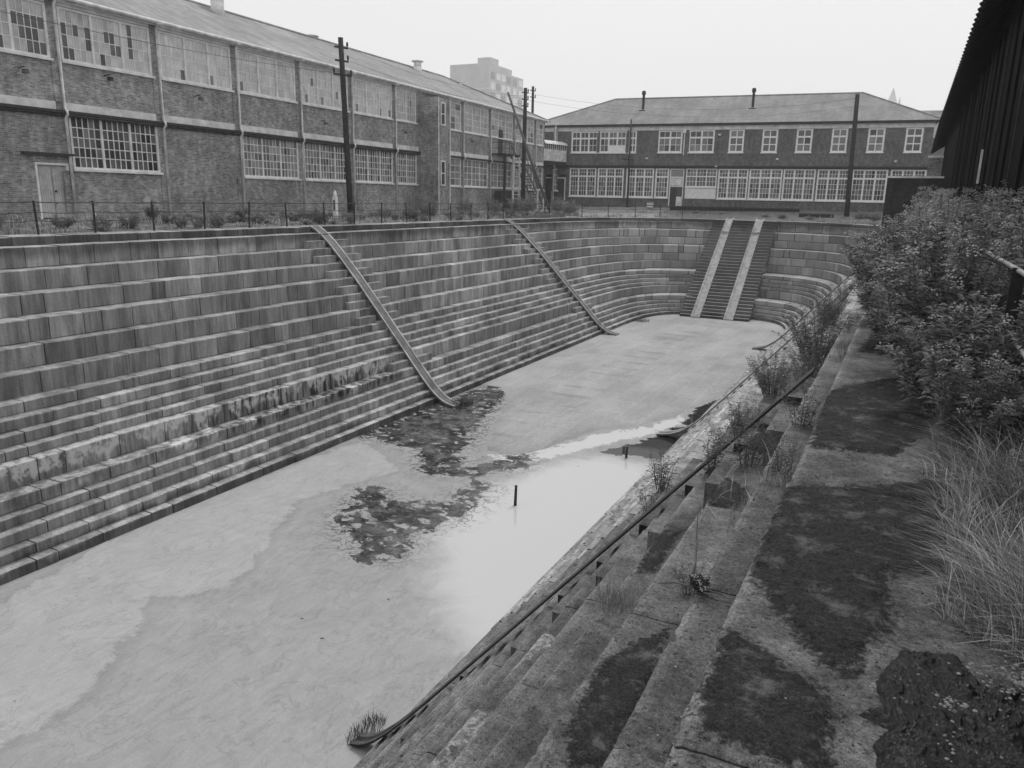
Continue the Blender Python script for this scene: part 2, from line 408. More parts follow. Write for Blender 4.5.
# ------------------------------------------------------------------ the dock
ZL = [-0.29, -0.97, -1.64, -2.29, -2.99, -3.65, -4.32, -4.64, -4.95, -5.26, -5.53, -6.18, -6.55, -6.83, -7.15, -7.44, -7.71]
XL = [-26.5, -25.79, -25.12, -24.31, -23.55, -23.02, -22.4, -21.84, -21.43, -21.05, -20.7, -20.3, -19.72, -19.42, -19.1, -18.75, -18.42]
XR = [-0.45, -0.73, -1.29, -1.86, -2.42, -3.01, -3.57, -4.14, -4.42, -4.69, -4.97, -5.21, -5.79, -6.12, -6.38, -6.68, -6.96]
EN = [74.0, 73.9, 72.0, 71.9, 70.5, 70.4, 70.3, 67.6, 67.5, 67.4, 67.3, 67.2, 65.1, 65.0, 64.9, 64.8, 64.7]
Y0 = 54.0; YB = -9.0
FLOOR = -7.71
T_APSE = 40.0
def curve(i, t, off=0.0):
    """plan point of riser i: t<0 west straight, 0..T_APSE round the head, beyond: east straight"""
    xl, xr, e = XL[i]-off, XR[i]+off, EN[i]+off
    if t <= 0: return (xl, Y0 + t)
    if t >= T_APSE: return (xr, Y0 - (t - T_APSE))
    ph = math.pi*t/T_APSE; n = 3.0 + .4*i/16
    a, xc, b = (xr-xl)/2, (xl+xr)/2, e - Y0
    cx, sx = math.cos(ph), math.sin(ph)
    return (xc - a*math.copysign(abs(cx)**(2/n), cx), Y0 + b*abs(sx)**(2/n))
T0, T1 = -(Y0-YB), T_APSE + (Y0-YB)
dock = empty('dry_dock', (-13.5, 60, 0), 0, 'long disused stone dry dock with stepped granite sides and a rounded head', 'dry dock')
def place(o):   # parts are modelled in world coordinates
    o.matrix_parent_inverse = Matrix.Translation((13.5, -60, 0)); return o
def blocks(i, mb, t_from, t_to):
    ztop = 0.0 if i == 0 else ZL[i-1]; zbot = ZL[i]
    # cumulative length table
    ts = []; t = t_from
    while t < t_to: ts.append(t); t += .25 if 0 <= t < T_APSE else .5
    ts.append(t_to)
    L = [0]
    for a, b in zip(ts[:-1], ts[1:]):
        p, q = curve(i, a), curve(i, b); L.append(L[-1] + math.hypot(p[0]-q[0], p[1]-q[1]))
    def t_at(l):
        lo, hi = 0, len(L)-1
        while hi - lo > 1:
            m = (lo+hi)//2
            if L[m] <= l: lo = m
            else: hi = m
        f = (l - L[lo])/max(1e-6, L[hi]-L[lo]); return ts[lo] + (ts[hi]-ts[lo])*f
    l = 0.0
    while l < L[-1] - .2:
        wd = uni(1.15, 1.75) if rnd() < .76 else uni(.45, .85)
        l2 = min(L[-1], l + wd)
        if L[-1] - l2 < .5: l2 = L[-1]
        apse = t_at(l2) > 0 and t_at(l) < T_APSE
        g = .03 if apse else .016
        ta, tb = t_at(l+g), t_at(l2-g)
        ns = 3
        jit = uni(-.012, .012); zj = uni(-.008, .008); tone = min(1, max(0, random.gauss(.5, .17)))
        if rnd() < .06: tone *= .4
        rows = []
        for k in range(ns+1):
            tt = ta + (tb-ta)*k/ns
            fx, fy = curve(i, tt, -jit)
            if i == 0: bx, by = curve(0, tt, 1.05)
            else: bx, by = curve(i-1, tt, .05)
            d = Vector((bx-fx, by-fy)); dl = d.length; d.normalize()
            bev = min(.022, dl*.3)*uni(.5, 1.6); zv = ztop + zj + uni(-.006, .004)
            f2 = (fx + d.x*bev, fy + d.y*bev); f1 = (fx + d.x*bev*.3, fy + d.y*bev*.3)
            rows.append([(fx,fy,zbot+(-.03 if i == 16 else (.045 if apse else .022))),(fx,fy,zv-bev),(f1[0],f1[1],zv-bev*.3),(f2[0],f2[1],zv),(bx-d.x*min(.15,dl*.35),by-d.y*min(.15,dl*.35),zv+.002),(bx,by,zv+.012),(bx,by,zbot-.03)])
        ids = [[mb.vert(p) for p in r] for r in rows]
        for k in range(ns):
            for q in range(6): mb.idx((ids[k][q], ids[k+1][q], ids[k+1][q+1], ids[k][q+1]), (tone, min(1,tone+.08), tone*.7+.24, tone*.7+.24, tone*.2, 0)[q] if i else tone)  # paler treads, dark inner strip: sky light and junction shade put into tone
        mb.idx(ids[0][::-1], tone); mb.idx(ids[-1], tone)
        l = l2
NEAR_T = T_APSE + (Y0 - 13.5)     # east side nearer than Y=13.5 is built finer below
walls = MB(); back = MB()
for i in range(1, 17): blocks(i, walls, T0, NEAR_T)
cop = MB(); blocks(0, cop, T0, NEAR_T)
# solid backing behind the joints
tt = []; t = T0
while t <= T1: tt.append(t); t += .5
prof = []
for i in range(17):
    prof.append((i, 0.0 if i == 0 else ZL[i-1])); prof.append((i, ZL[i]))
grid = [[back.vert((*curve(i, t, .035), z - .03)) for (i, z) in prof] for t in tt]
for a in range(len(tt)-1):
    for b in range(len(prof)-1): back.idx((grid[a][b], grid[a+1][b], grid[a+1][b+1], grid[a][b+1]))
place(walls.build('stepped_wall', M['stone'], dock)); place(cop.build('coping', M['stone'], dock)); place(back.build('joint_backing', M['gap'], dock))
# near east side: fine grids so that moss, grit and worn edges read up close
MOSS0 = [[(-0.47,7.03),(-0.29,7.48),(0.15,8.12),(0.4,7.47),(0.33,6.23),(0.1,5.44),(-0.16,5.41),(-0.41,5.36)],
 [(-0.43,4.48),(-0.01,4.74),(0.39,5.08),(0.43,4.35),(0.31,3.72),(0.1,3.56),(0.1,3.26),(0.12,3.05),(0.03,2.89),(0.02,2.67),(-0.03,2.69),(-0.15,2.82),(-0.23,2.95),(-0.36,3.19),(-0.42,3.31),(-0.44,3.52),(-0.45,3.97)],
 [(-0.41,2.74),(-0.34,2.72),(-0.19,2.58),(-0.09,2.54),(-0.03,2.41),(-0.02,2.15),(-0.13,2.09),(-0.25,2.14),(-0.36,2.14),(-0.41,2.25),(-0.43,2.5)],
 [(-.3,9.3),(.1,9.2),(.4,9.6),(.3,11),(-.2,11.2)]]
MOSS1 = [[(-1.26,7.16),(-1.04,6.94),(-1.01,6.49),(-1.23,6.4),(-1.29,6.57)],
 [(-1.02,4.25),(-1.18,3.9),(-1.24,3.56),(-1.2,3.38),(-1.2,3.23),(-1.17,3.12),(-1.1,2.9),(-0.95,2.95),(-0.97,3.24),(-.95,3.5),(-0.98,3.9)],
 [(-1.30,8.2),(-.9,8.1),(-.8,9),(-1.2,9.2)]]
MOSS2 = [[(-1.77,6.14),(-1.65,6.25),(-1.67,6.6),(-1.68,7.23),(-1.84,7.09),(-1.83,6.78)], [(-1.7,9.5),(-1.4,9.4),(-1.4,10.5),(-1.7,10.4)]]
MOSSN = {0: MOSS0, 2: MOSS1, 3: MOSS2}
near = MB(); nattr = []; copn = MB(); cattr = []
def near_course(mb, at, i, cell):
    ztop = 0.0 if i == 0 else ZL[i-1]; zbot = ZL[i]
    xf = XR[i]; xb = .62 if i == 0 else XR[i-1] + .03
    y = -1.5 if i < 6 else 1.0
    polys = MOSSN.get(i, [])
    joints = {0: [4.62, 9.45], 1: [3.62, 5.55, 8.6], 2: [4.35, 6.4, 8.9], 3: [5.2, 7.3, 9.9]}.get(i)
    cuts = [y]
    if joints: cuts += [2.05 if i == 0 else 2.3] + joints + [13.5]
    else:
        while cuts[-1] < 13: cuts.append(min(13.5, cuts[-1] + uni(1.4, 2.0)))
    if cuts[-1] < 13.5: cuts.append(13.5)
    for ya, yb in zip(cuts[:-1], cuts[1:]):
        tone = min(.62, max(.38, random.gauss(.5, .05))); g = .004
        zj = uni(-.008, .006); xj = uni(-.01, .012); tilt = uni(-.001, .001)
        ny = max(2, int((yb-ya)/cell)); nx = max(3, int((xb-xf)/cell))
        ids = []
        for b in range(ny+1):
            yy = ya + g + (yb-ya-2*g)*b/ny; row = []
            ej = .006*fbm(yy*2.2, i*7.3, 1) + .006*fbm(yy*11, i*3.1, 2) + max(0, fbm(yy*4.0, i*5+40, 3)-.38)*.10
            ends = min(yy-ya, yb-yy); er = max(0, .03-ends)*.5
            # riser, rounded nosing, tread
            pts = [(xf+xj+ej, zbot-.02), (xf+xj+ej, ztop-.05), (xf+xj+ej+.006, ztop-.022), (xf+xj+ej+.018, ztop-.008)]
            for a in range(nx+1):
                pts.append((xf+xj+ej+.035 + (xb-xf-.035-ej-xj)*a/nx, ztop))
            for q, (px, pz) in enumerate(pts):
                m = -1.0
                if q >= 2:
                    for p in polys: m = max(m, sdf(p, px, yy))
                    if i == 5 and 3.9 < yy < 6.9 and fbm(yy*1.3, px*3, 31) > -.12: m = -6.0
                zz = pz
                if q >= 3:
                    zz += .006*fbm(px*6, yy*6, 5+i) + .003*fbm(px*22, yy*22, i) + zj + tilt*(yy-ya)*2 - er
                    mm = m + .07*fbm(px*9, yy*9, 9)
                    zz += .013*max(0, min(1, mm/.03)) + (.008*fbm(px*14, yy*14, 21) if mm > 0 else 0)
                row.append(mb.vert((px, yy, zz))); at.append(m)
            ids.append(row)
        for b in range(ny):
            for q in range(len(ids[0])-1):
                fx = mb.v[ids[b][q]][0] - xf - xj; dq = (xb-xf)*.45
                tn = tone-.2 if q == 0 else (tone+.45 if q < 4 else tone + .42*max(0, 1-fx/.07) - (.42*max(0, (fx-dq)/(xb-xf-dq)) if i else 0))  # nosings lightened, risers and tread backs darkened: occlusion shading put into tone
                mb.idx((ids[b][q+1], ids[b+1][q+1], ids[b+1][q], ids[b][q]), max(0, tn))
        for row in (ids[0], ids[-1]):
            base = [mb.vert((mb.v[row[-1]][0], mb.v[row[-1]][1], zbot-.02))]; at.append(-1.0)
            mb.idx(row + base, tone)
near_course(copn, cattr, 0, .022)
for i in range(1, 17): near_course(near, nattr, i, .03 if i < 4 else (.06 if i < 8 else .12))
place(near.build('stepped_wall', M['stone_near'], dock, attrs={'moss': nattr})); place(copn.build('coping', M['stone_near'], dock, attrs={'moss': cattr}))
gate = MB(); gate.box(-28, 1, YB-1.5, YB, FLOOR-1, 0)
place(gate.build('entrance_wall', M['stone'], dock))

# head staircase with two stone ramps
SY0, SY1 = 73.3, 63.0
st = MB(); ns = 32
for k in range(ns):
    z1 = -7.71*k/ns; z0 = -7.71*(k+1)/ns; y = SY0 + (SY1-SY0)*(k+1)/ns
    a = y + uni(-.01,.01)
    for (x0, x1) in ((-16.0,-15.02),(-14.28,-12.36),(-11.6,-10.4)):
        st.box(x0, x1, a, SY0+1.2, z0 - (.3 if k == ns-1 else .02), z1 + uni(-.01,.01) - (.0005*k), min(1,max(0,random.gauss(.5,.2)))); st.t[-5] = 1.1; st.t[-4] = uni(.0,.12)  # pale tops and dark risers: light from above painted into face tones
stair = place(st.build('head_staircase', M['stair'], dock))
for (x0, x1) in ((-15.02,-14.28),(-12.36,-11.6)):
    rp = MB(); n = 12
    for k in range(n):
        f0, f1 = k/n, (k+1)/n; j = 0
        ya, yb = SY0 + .5 + (SY1-.25-SY0-.5)*f0, SY0 + .5 + (SY1-.25-SY0-.5)*f1
        za, zb = .10 - 7.78*f0, .10 - 7.78*f1
        for (xa, xb, up) in ((x0, x0+.15, .09), (x0+.15, x1-.15, 0), (x1-.15, x1, .09)):
            rp.poly([(xa,ya,za+up+j),(xa,yb,zb+up+j),(xb,yb,zb+up+j),(xb,ya,za+up+j)])
            for xx in (xa, xb): rp.poly([(xx,ya,za+up+j),(xx,yb,zb+up+j),(xx,yb,zb-.7),(xx,ya,za-.7)])
        if k == n-1: rp.poly([(x0,yb,zb+.09+j),(x1,yb,zb+.09+j),(x1,yb,zb-.7),(x0,yb,zb-.7)])
    place(rp.build('stone_ramp', M['ramp'], dock))

# stone timber-slides lying on the altars, with half-height step blocks on both sides
def slide(side, yc, label, wid=.66, skew=0.0, foot=1.1, thin=1.0, start=-.12, mat='slide'):
    X = XL if side < 0 else XR
    nos = [(abs(X[i]-X[0]), (0 if i == 0 else ZL[i-1])) for i in range(17)]      # nosing points (run, z)
    hull = []
    for p in ([(start, .0)] + nos if start < 0 else [(start, ZL[0]+.03)] + nos[2:]):
        while len(hull) >= 2 and (hull[-1][1]-hull[-2][1])*(p[0]-hull[-2][0]) <= (p[1]-hull[-2][1])*(hull[-1][0]-hull[-2][0]): hull.pop()
        hull.append(p)
    e = hull[-1]
    path = [(a, z+.015) for a, z in hull[:-1]] + [(e[0]-.2, e[1]+.2), (e[0]+foot*.2, e[1]-.03), (e[0]+foot*.45, e[1]-.14), (e[0]+foot*.75, e[1]-.20), (e[0]+foot, e[1]-.215)]
    RL = path[-1][0]; sk = lambda a: skew*(1 - a/RL)
    # resample
    P = []
    for (a, z), (b, y) in zip(path[:-1], path[1:]):
        n = max(1, int((b-a)/.45))
        for k in range(n): P.append((a+(b-a)*k/n, z+(y-z)*k/n))
    P.append(path[-1])
    for _ in range(2): P = [P[0]] + [((P[k-1][0]+2*P[k][0]+P[k+1][0])/4, (P[k-1][1]+2*P[k][1]+P[k+1][1])/4) for k in range(1, len(P)-1)] + [P[-1]]
    s = -side  # run direction: towards the dock middle
    root = empty('timber_slide', (X[0], yc, 0), 0, label, 'stone slide', 'stone slides on the dock sides')
    mb = MB(); h = wid/2
    sec = [(y_, z_*thin) for y_, z_ in ((-h,-.06),(-h,.04),(-h+.10,.04),(-h+.13,0),(h-.13,0),(h-.10,.04),(h,.04),(h,-.06))]
    rows = [[mb.vert((s*a, y+sk(a), z+dz)) for (y, dz) in sec] for (a, z) in P]
    for a in range(len(rows)-1):
        for b in range(len(sec)):
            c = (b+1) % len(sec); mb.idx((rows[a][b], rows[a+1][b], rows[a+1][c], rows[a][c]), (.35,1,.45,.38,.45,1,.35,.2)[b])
    mb.idx(rows[0]); mb.idx(rows[-1])
    mb.build('trough', M[mat], root)
    for i in range(2, 17):
        rise = ZL[i-2] - ZL[i-1] if i >= 2 else 0
        if rise < .5: continue
        # block stands on tread i-1 (z=ZL[i-1]) against riser i-1 (run nos[i-1])
        a0 = nos[i-1][0]; a1 = a0 + (nos[i][0]-a0)*.52; z0 = ZL[i-1]
        for sgn in (-1, 1):
            ya, yb = sorted((yc + sgn*(h+.02), yc + sgn*(h+1.25+uni(-.08,.08))))
            bb = MB(); xx = sorted((s*(a0-.02), s*a1))
            bb.box(xx[0], xx[1], ya-yc+sk(a1), yb-yc+sk(a1), z0-.01, z0+rise*.5, .5)
            bb.build('step_block', M['stone_near'] if yc < 10 else M['stone'], root, attrs={'moss': [-1.0]*len(bb.v)})
    return root
slide(-1, 29.15, 'near stone slide down the west dock side, its foot curling out beside the floating weed', skew=1.5)
slide(-1, 51.3, 'farther stone slide down the west dock side, reaching the dry dock floor', skew=.5)
slide(1, 9.2, 'nearest stone slide, crossing the steps right below the mossy coping', foot=.55, wid=.32, thin=.45, start=.3, mat='slide_dirty')
slide(1, 29.7, 'stone slide on the east side ending by the dark open water', wid=.5, thin=.7, mat='slide_pale')
slide(1, 51.3, 'stone slide on the east side half hidden behind the bushes')

# ------------------------------------------------------------------ dock floor and water
DRY = [(-19.5,33.3),(-17.3,33.3),(-16.06,31.25),(-14.37,26.66),(-13.28,24.04),(-11.78,24.38),(-11.0,26.34),(-10.25,28.75),(-8.75,30.8),(-7.77,33.75),(-7.2,36),(-5.5,45.6),(-5,70),(-21,70)]
WEED = [[(-18.09,23.53),(-18.5,26),(-18.4,28.01),(-17.9,33.83),(-16.18,31.18),(-15.36,27.77),(-14.34,25.12),(-14.08,23.18),(-12.63,22.15),(-11.67,24.58),(-11.34,23.49),(-12.18,22.41),(-13.14,21.63),(-13.85,21.46),(-15.35,23.11),(-17.04,23.55)],
 [(-13.7,16.63),(-14.51,18.91),(-12.95,18.35),(-11.87,18.96),(-11.54,20.9),(-11.27,20.75),(-11.01,18.14),(-11.64,16.98),(-11.28,15.5),(-11.63,15.31),(-12.72,15.62)]]
OPEN = [[(-9.41,26.28),(-8.48,28.2),(-7.6,31.5),(-7.8,35.5),(-7.0,37),(-5.5,36),(-5.5,29),(-7.09,26.57),(-8.4,26.46)]]
CLEAR = [[(-10.9,17.39),(-11.25,21.07),(-10.31,24.71),(-9.22,25.99),(-6.93,26.03),(-6.0,19.02),(-5.8,13.43),(-7.15,13.02),(-8.8,14.04)]]
FOAM = [[(-13.2,23.9),(-12,24.3),(-11.0,26.2),(-10.2,28.6),(-8.7,30.7),(-8.0,33),(-7.6,32),(-8.4,29.4),(-9.6,27.2),(-10.6,25),(-11.8,23.6)], [(-16.0,24.4),(-15.2,25.4),(-14.6,24.6),(-15.2,23.8)]]
LIGHT = [[(-17.73,9.14),(-18.9,14.8),(-18,23.16),(-14.75,20.94),(-15.88,17.15),(-13.47,12.02),(-14.73,10.79),(-12.7,8.05),(-12.69,6.19),(-17,5)]]
def sheet(name, m, x0, x1, y0, y1, d, zf, attrs, kind, keep=None):
    mb = MB(); nx = int((x1-x0)/d); ny = int((y1-y0)/d); A = {k: [] for k in attrs}
    for b in range(ny+1):
        for a in range(nx+1):
            x = x0 + (x1-x0)*a/nx; y = y0 + (y1-y0)*b/ny
            mb.vert((x, y, zf(x, y)))
            for k, ps in attrs.items(): A[k].append(max(max(sdf(p, x, y) for p in ps), -8))
    for b in range(ny):
        for a in range(nx):
            i = b*(nx+1)+a; mb.idx((i, i+1, i+nx+2, i+nx+1))
    o = mb.build(name, m, None, True, A); tag(o, kind=kind); return o
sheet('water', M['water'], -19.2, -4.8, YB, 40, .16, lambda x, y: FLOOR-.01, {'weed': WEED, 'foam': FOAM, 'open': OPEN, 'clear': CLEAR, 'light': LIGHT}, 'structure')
sheet('dock_floor', M['floor'], -21, -4, YB, 67, .3, lambda x, y: FLOOR - .02 + max(-.22, min(.035, sdf(DRY, x, y)*.05 + .014*fbm(x*.9, y*.9))), {}, 'structure')

# ------------------------------------------------------------------ ground: one sheet round the dock out to the horizon
gm = MB()
def gh(x, y):
    h = 0.0
    if x < -27.5: h = max(h, min(.36, (-27.5-x)*.06))
    if y > 74: h = max(h, min(.95, (y-75)*.13))
    if x > .6: h = max(h, 0)
    return h - .035
ringt = [T0 + (T1-T0)*k/260 for k in range(261)]
offs = [.85, 1.5, 2.2, 3.2, 4.5, 6, 8, 11, 16, 24, 45, 120, 400, 1500]
rows = []
for o in offs:
    r = []
    for t in ringt:
        x, y = curve(0, t, .85); 
        # outward direction
        e = .05; p, q = Vector(curve(0, t-e, .85)), Vector(curve(0, t+e, .85)); d = (q-p).normalized(); nrm = Vector((-d.y, d.x))
        x += nrm.x*(o-.85); y += nrm.y*(o-.85)
        z = gh(x, y) + (.07*fbm(x*.6, y*.6, 3) if o < 12 and not (-1.5 < x < 2.5) else 0) - (.03 if o < 1 else 0)
        if -1 < x < 3 and y < 60: z = -.012 + .02*fbm(x*3, y*3, 4)
        r.append(gm.vert((x, y, z)))
    # close round behind the camera
    x0, x1 = gm.v[r[-1]][0], gm.v[r[0]][0]
    for k in range(1, 6): r.append(gm.vert((x0+(x1-x0)*k/6, YB - 1.45 - (o-.85), -.03)))
    rows.append(r)
n = len(rows[0])
for a in range(len(rows)-1):
    for b in range(n): gm.idx((rows[a][b], rows[a+1][b], rows[a+1][(b+1)%n], rows[a][(b+1)%n]))
tag(gm.build('ground', M['ground'], None, True), kind='structure')

# ------------------------------------------------------------------ buildings
def facade(mb, x0, x1, z0, z1, opens, y=0.0, depth=.14, tone=.5):
    xs = sorted({x0, x1, *[v for o in opens for v in o[:2]]}); zs = sorted({z0, z1, *[v for o in opens for v in o[2:4]]})
    xs = [v for v in xs if x0 <= v <= x1]; zs = [v for v in zs if z0 <= v <= z1]
    for a, b in zip(xs[:-1], xs[1:]):
        for c, d in zip(zs[:-1], zs[1:]):
            mx_, mz = (a+b)/2, (c+d)/2
            if any(o[0] < mx_ < o[1] and o[2] < mz < o[3] for o in opens): continue
            mb.poly([(a,y,c),(b,y,c),(b,y,d),(a,y,d)], tone)
    for (a, b, c, d) in opens:
        mb.poly([(a,y,c),(a,y+depth,c),(a,y+depth,d),(a,y,d)], tone); mb.poly([(b,y,c),(b,y,d),(b,y+depth,d),(b,y+depth,c)], tone)
        mb.poly([(a,y,c),(b,y,c),(b,y+depth,c),(a,y+depth,c)], tone); mb.poly([(a,y,d),(a,y+depth,d),(b,y+depth,d),(b,y,d)], tone)

def window(par, x0, x1, z0, z1, lights, cols, rows, tones, mat, y=.06, fw=.12, mul=.11, bar=.03, transom=None, trows=1, sill=True, lightwash=None):
    f = MB(); g = MB()
    f.box(x0, x0+fw, y-.04, y+.06, z0, z1); f.box(x1-fw, x1, y-.04, y+.06, z0, z1)
    f.box(x0+fw, x1-fw, y-.04, y+.06, z1-fw*.8, z1); f.box(x0+fw, x1-fw, y-.05, y+.06, z0, z0+fw)
    if sill: f.box(x0-.05, x1+.05, y-.16, y-.052, z0-.07, z0+.03)
    a, b, c, d = x0+fw, x1-fw, z0+fw, z1-fw*.8
    lw = (b - a - mul*(lights-1))/lights
    lo, hi, pd, dk = tones
    for k in range(lights):
        la = a + k*(lw+mul); lb = la + lw
        if k: f.box(la-mul, la, y-.045, y+.06, c, d)
        secs = [(c, d, rows)]
        if transom:
            zt = c + (d-c)*transom; f.box(la, lb, y-.03, y+.05, zt-mul*.5, zt+mul*.5)
            secs = [(c, zt-mul*.5, rows), (zt+mul*.5, d, trows)]
        bias = uni(-.04, .04); lf = uni(.25, 1.35)
        for (sc, sd_, rw) in secs:
            for q in range(1, cols):
                xx = la + lw*q/cols; f.box(xx-bar/2, xx+bar/2, y, y+.035, sc, sd_)
            for q in range(1, rw):
                zz = sc + (sd_-sc)*q/rw; f.box(la, lb, y+.003, y+.032, zz-bar/2, zz+bar/2)
            for p in range(cols):
                for q in range(rw):
                    t = uni(lo, hi) + bias
                    pq = pd[min(q, len(pd)-1)] if hasattr(pd, '__len__') else pd
                    if rnd() < pq*lf: t = uni(*dk)
                    if lightwash and rnd() < lightwash: t = uni(.5, .62)
                    xa, xb = la + lw*p/cols, la + lw*(p+1)/cols; za, zb = sc + (sd_-sc)*q/rw, sc + (sd_-sc)*(q+1)/rw
                    j = uni(-.004, .004)
                    g.poly([(xa,y+.02+j,za),(xb,y+.02,za),(xb,y+.02,zb),(xa,y+.02+j,zb)], max(.01, t))
    o = f.build('window', mat, par); g.build('pane', M['pane'], o)
    return o

# --- long two-storey workshop on the west side (local x along the wall, -y outward)
LROT = math.atan2(math.cos(R(-1.9937)), math.sin(R(-1.9937)))
work = empty('workshop_building', (-33.5, 20, 0), LROT, 'long two storey brick workshop with wide metal windows along the left side', 'building')
BAY = 5.24; P0 = 2.79
pk = [P0 + BAY*k for k in range(-3, 12)]
S0, S1 = -13.2, 57.75; EAVE = 9.42
ups, los = [], []
for k, p in enumerate(pk):
    n = k - 3
    if n == 6: continue                                    # stair tower bay
    a, b = p+.22, p+BAY-.28
    if n == 5: b = 32.05
    if n == 10: b = 57.45
    ups.append((a, b, 6.98, 9.2, n))
    if n in (1, -1, -3): continue
    los.append((a, b, 2.44, 4.78, n))
ups.append((37.3, 39.25, 6.98, 9.2, 6)); los.append((37.3, 39.25, 2.44, 4.78, 6))
doorL = (1.2, 2.74, .3, 2.68); small = (-2.0, -.75, 1.2, 2.25)
wl = MB()
facade(wl, S0, S1, -.3, EAVE, [u[:4] for u in ups] + [l[:4] for l in los] + [doorL, small])
wl.box(S0, S0+.3, .16, 13.5, -.3, EAVE); wl.box(S1-.3, S1, .16, 13.5, -.3, EAVE); wl.box(S0, S1, 13.5, 13.8, -.3, EAVE)
# brick piers beside the pipes
for p in pk:
    if 32 < p < 37: continue
    for (za, zb) in ((5.27, 6.9), (.0, 2.38)): wl.box(p-.34, p-.06, -.05, .0, za, zb)
wl.build('wall', M['brick'], work)
# projecting stair tower
tw = MB(); TX0, TX1, TD = 32.38, 34.25, 1.65
tw.box(TX0, TX1+.0, -TD, .0, -.3, 8.95)
tow = tw.build('stair_tower', M['brick'], work)
for (za, zb) in ((2.4, 4.3), (6.9, 8.6)):
    f = MB(); xa, xb = TX0+.45, TX0+1.15; y = -TD-.02
    f.box(xa, xa+.09, y-.05, y, za, zb); f.box(xb-.09, xb, y-.05, y, za, zb); f.box(xa+.09, xb-.09, y-.05, y, za, za+.1); f.box(xa+.09, xb-.09, y-.05, y, zb-.09, zb)
    f.box(xa+.09, xb-.09, y-.04, y, (za+zb)/2-.03, (za+zb)/2+.03)
    wn = f.build('window', M['cream'], tow)
    g = MB(); g.poly([(xa+.09,y-.015,za+.1),(xb-.09,y-.015,za+.1),(xb-.09,y-.015,zb-.09),(xa+.09,y-.015,zb-.09)], .05); g.build('pane', M['pane'], wn)
tp = MB(); tp.tube([(TX1-.02, -TD-.08, 0), (TX1-.02, -TD-.08, 8.9)], .06, 6); tp.tube([(TX0+.08, -TD-.08, 0), (TX0+.08, -TD-.08, 8.9)], .05, 6); tp.build('downpipe', M['pipe'], tow)
# windows
for (a, b, c, d, n) in ups:
    L3 = 3
    if n == 5: L3 = 2
    if n == 6: L3 = 1
    if n == 10: L3 = 1
    if n <= 0: tn, pdk = (.40, .56, (.45,.7,.6,.12), (.035, .10)), .03
    elif n <= 4: tn, pdk = (.52, .60, (.12,.05,.02,.01) if n % 2 else (.02,.02,.02,.0), (.10, .2)), .0
    else: tn, pdk = (.40, .48, .08, (.14, .2)), .0
    window(work, a, b, c, d, L3, 5 if n < 6 else 2, 4, tn, M['cream'], lightwash=pdk, bar=.032 if n < 6 else .045)
for (a, b, c, d, n) in los:
    L3 = 3 if n not in (5, 6, 10) else (2 if n == 5 else 1)
    if n < 6: window(work, a, b, c, d, L3, 5, 5, (.09, .20, .5, (.03, .07)) if n == 0 else (.15, .27, .35, (.05, .10)), M['cream'], bar=.042)
    else: window(work, a, b, c, d, L3, 2, 4, (.22, .32, .12, (.12, .2)), M['cream'], bar=.05)
window(work, *small, 2, 1, 1, (.05, .1, 0, (0,0)), M['dark'], fw=.07, mul=.06)
# plank door
dm = MB(); x = doorL[0]+.1
while x < doorL[1]-.12:
    w_ = .105; dm.box(x, min(x+w_-.008, doorL[1]-.1), .075 + uni(0,.006), .11, doorL[2]+.05, doorL[3]-.1, uni(.3,.7)); x += w_
dd = dm.build('door', M['door'], work)
fr = MB(); fr.box(doorL[0], doorL[0]+.09, -.02, .1, doorL[2], doorL[3]); fr.box(doorL[1]-.09, doorL[1], -.02, .1, doorL[2], doorL[3]); fr.box(doorL[0]+.09, doorL[1]-.09, -.02, .1, doorL[3]-.09, doorL[3])
fr.build('door_frame', M['white'], dd)
hd = MB(); hd.box(2.02, 2.12, .04, .07, 1.45, 1.52); hd.box(2.02, 2.08, .04, .07, .95, 1.01); hd.tube([(1.97, .066, .4), (1.97, .066, 2.5)], .008, 4); hd.build('handle', M['dark'], dd)
hood = MB(); hood.box(.65, 2.95, -.22, -.002, 3.0, 3.1); hood.build('door_hood', M['darkledge'], work)
# concrete band, dark ledge, fascia, gutter
lg = MB()
for a, b in zip(pk, pk[1:] + [S1]):
    if b > S1: b = S1
    a2, b2 = a+.1, b-.36
    if 32 < a < 37: a2 = 37.2
    if 26 < a < 32: b2 = min(b2, 32.2)
    if b2 > a2:
        bd = MB(); bd.box(a2, b2, -.07, -.001, 4.93, 5.26); bd.build('concrete_band', M['band'], work)
        fa = MB(); fa.box(a2, b2, -.06, -.001, 9.22, 9.40); fa.build('fascia', M['band'], work)
for (a, b) in ((S0, 32.36), (37.0, S1)): lg = MB(); lg.box(a, b, -.2, -.002, 4.80, 4.92); lg.build('ledge', M['darkledge'], work)
gt = MB()
for (a, b) in ((S0, S1+.1),):
    gt.tube([(a, -.36, 9.50), (b, -.36, 9.50)], .085, 8); gt.box(a, b, -.30, -.061, 9.405, 9.46); gt.tube([(a, -.2, 9.36), (b, -.2, 9.36)], .03, 5)
gt.build('gutter', M['pipe'], work)
for p in pk:
    if 32 < p < 37: continue
    q = MB(); q.tube([(p, -.34, 9.46), (p, -.15, 9.2), (p, -.13, 5.0), (p, -.27, 4.9), (p, -.27, 4.75), (p, -.13, 4.6), (p, -.13, .25)], .062, 7)
    q.box(p-.14, p+.14, -.42, -.2, 9.36, 9.5)
    q.build('downpipe', M['pipe'], work, True)
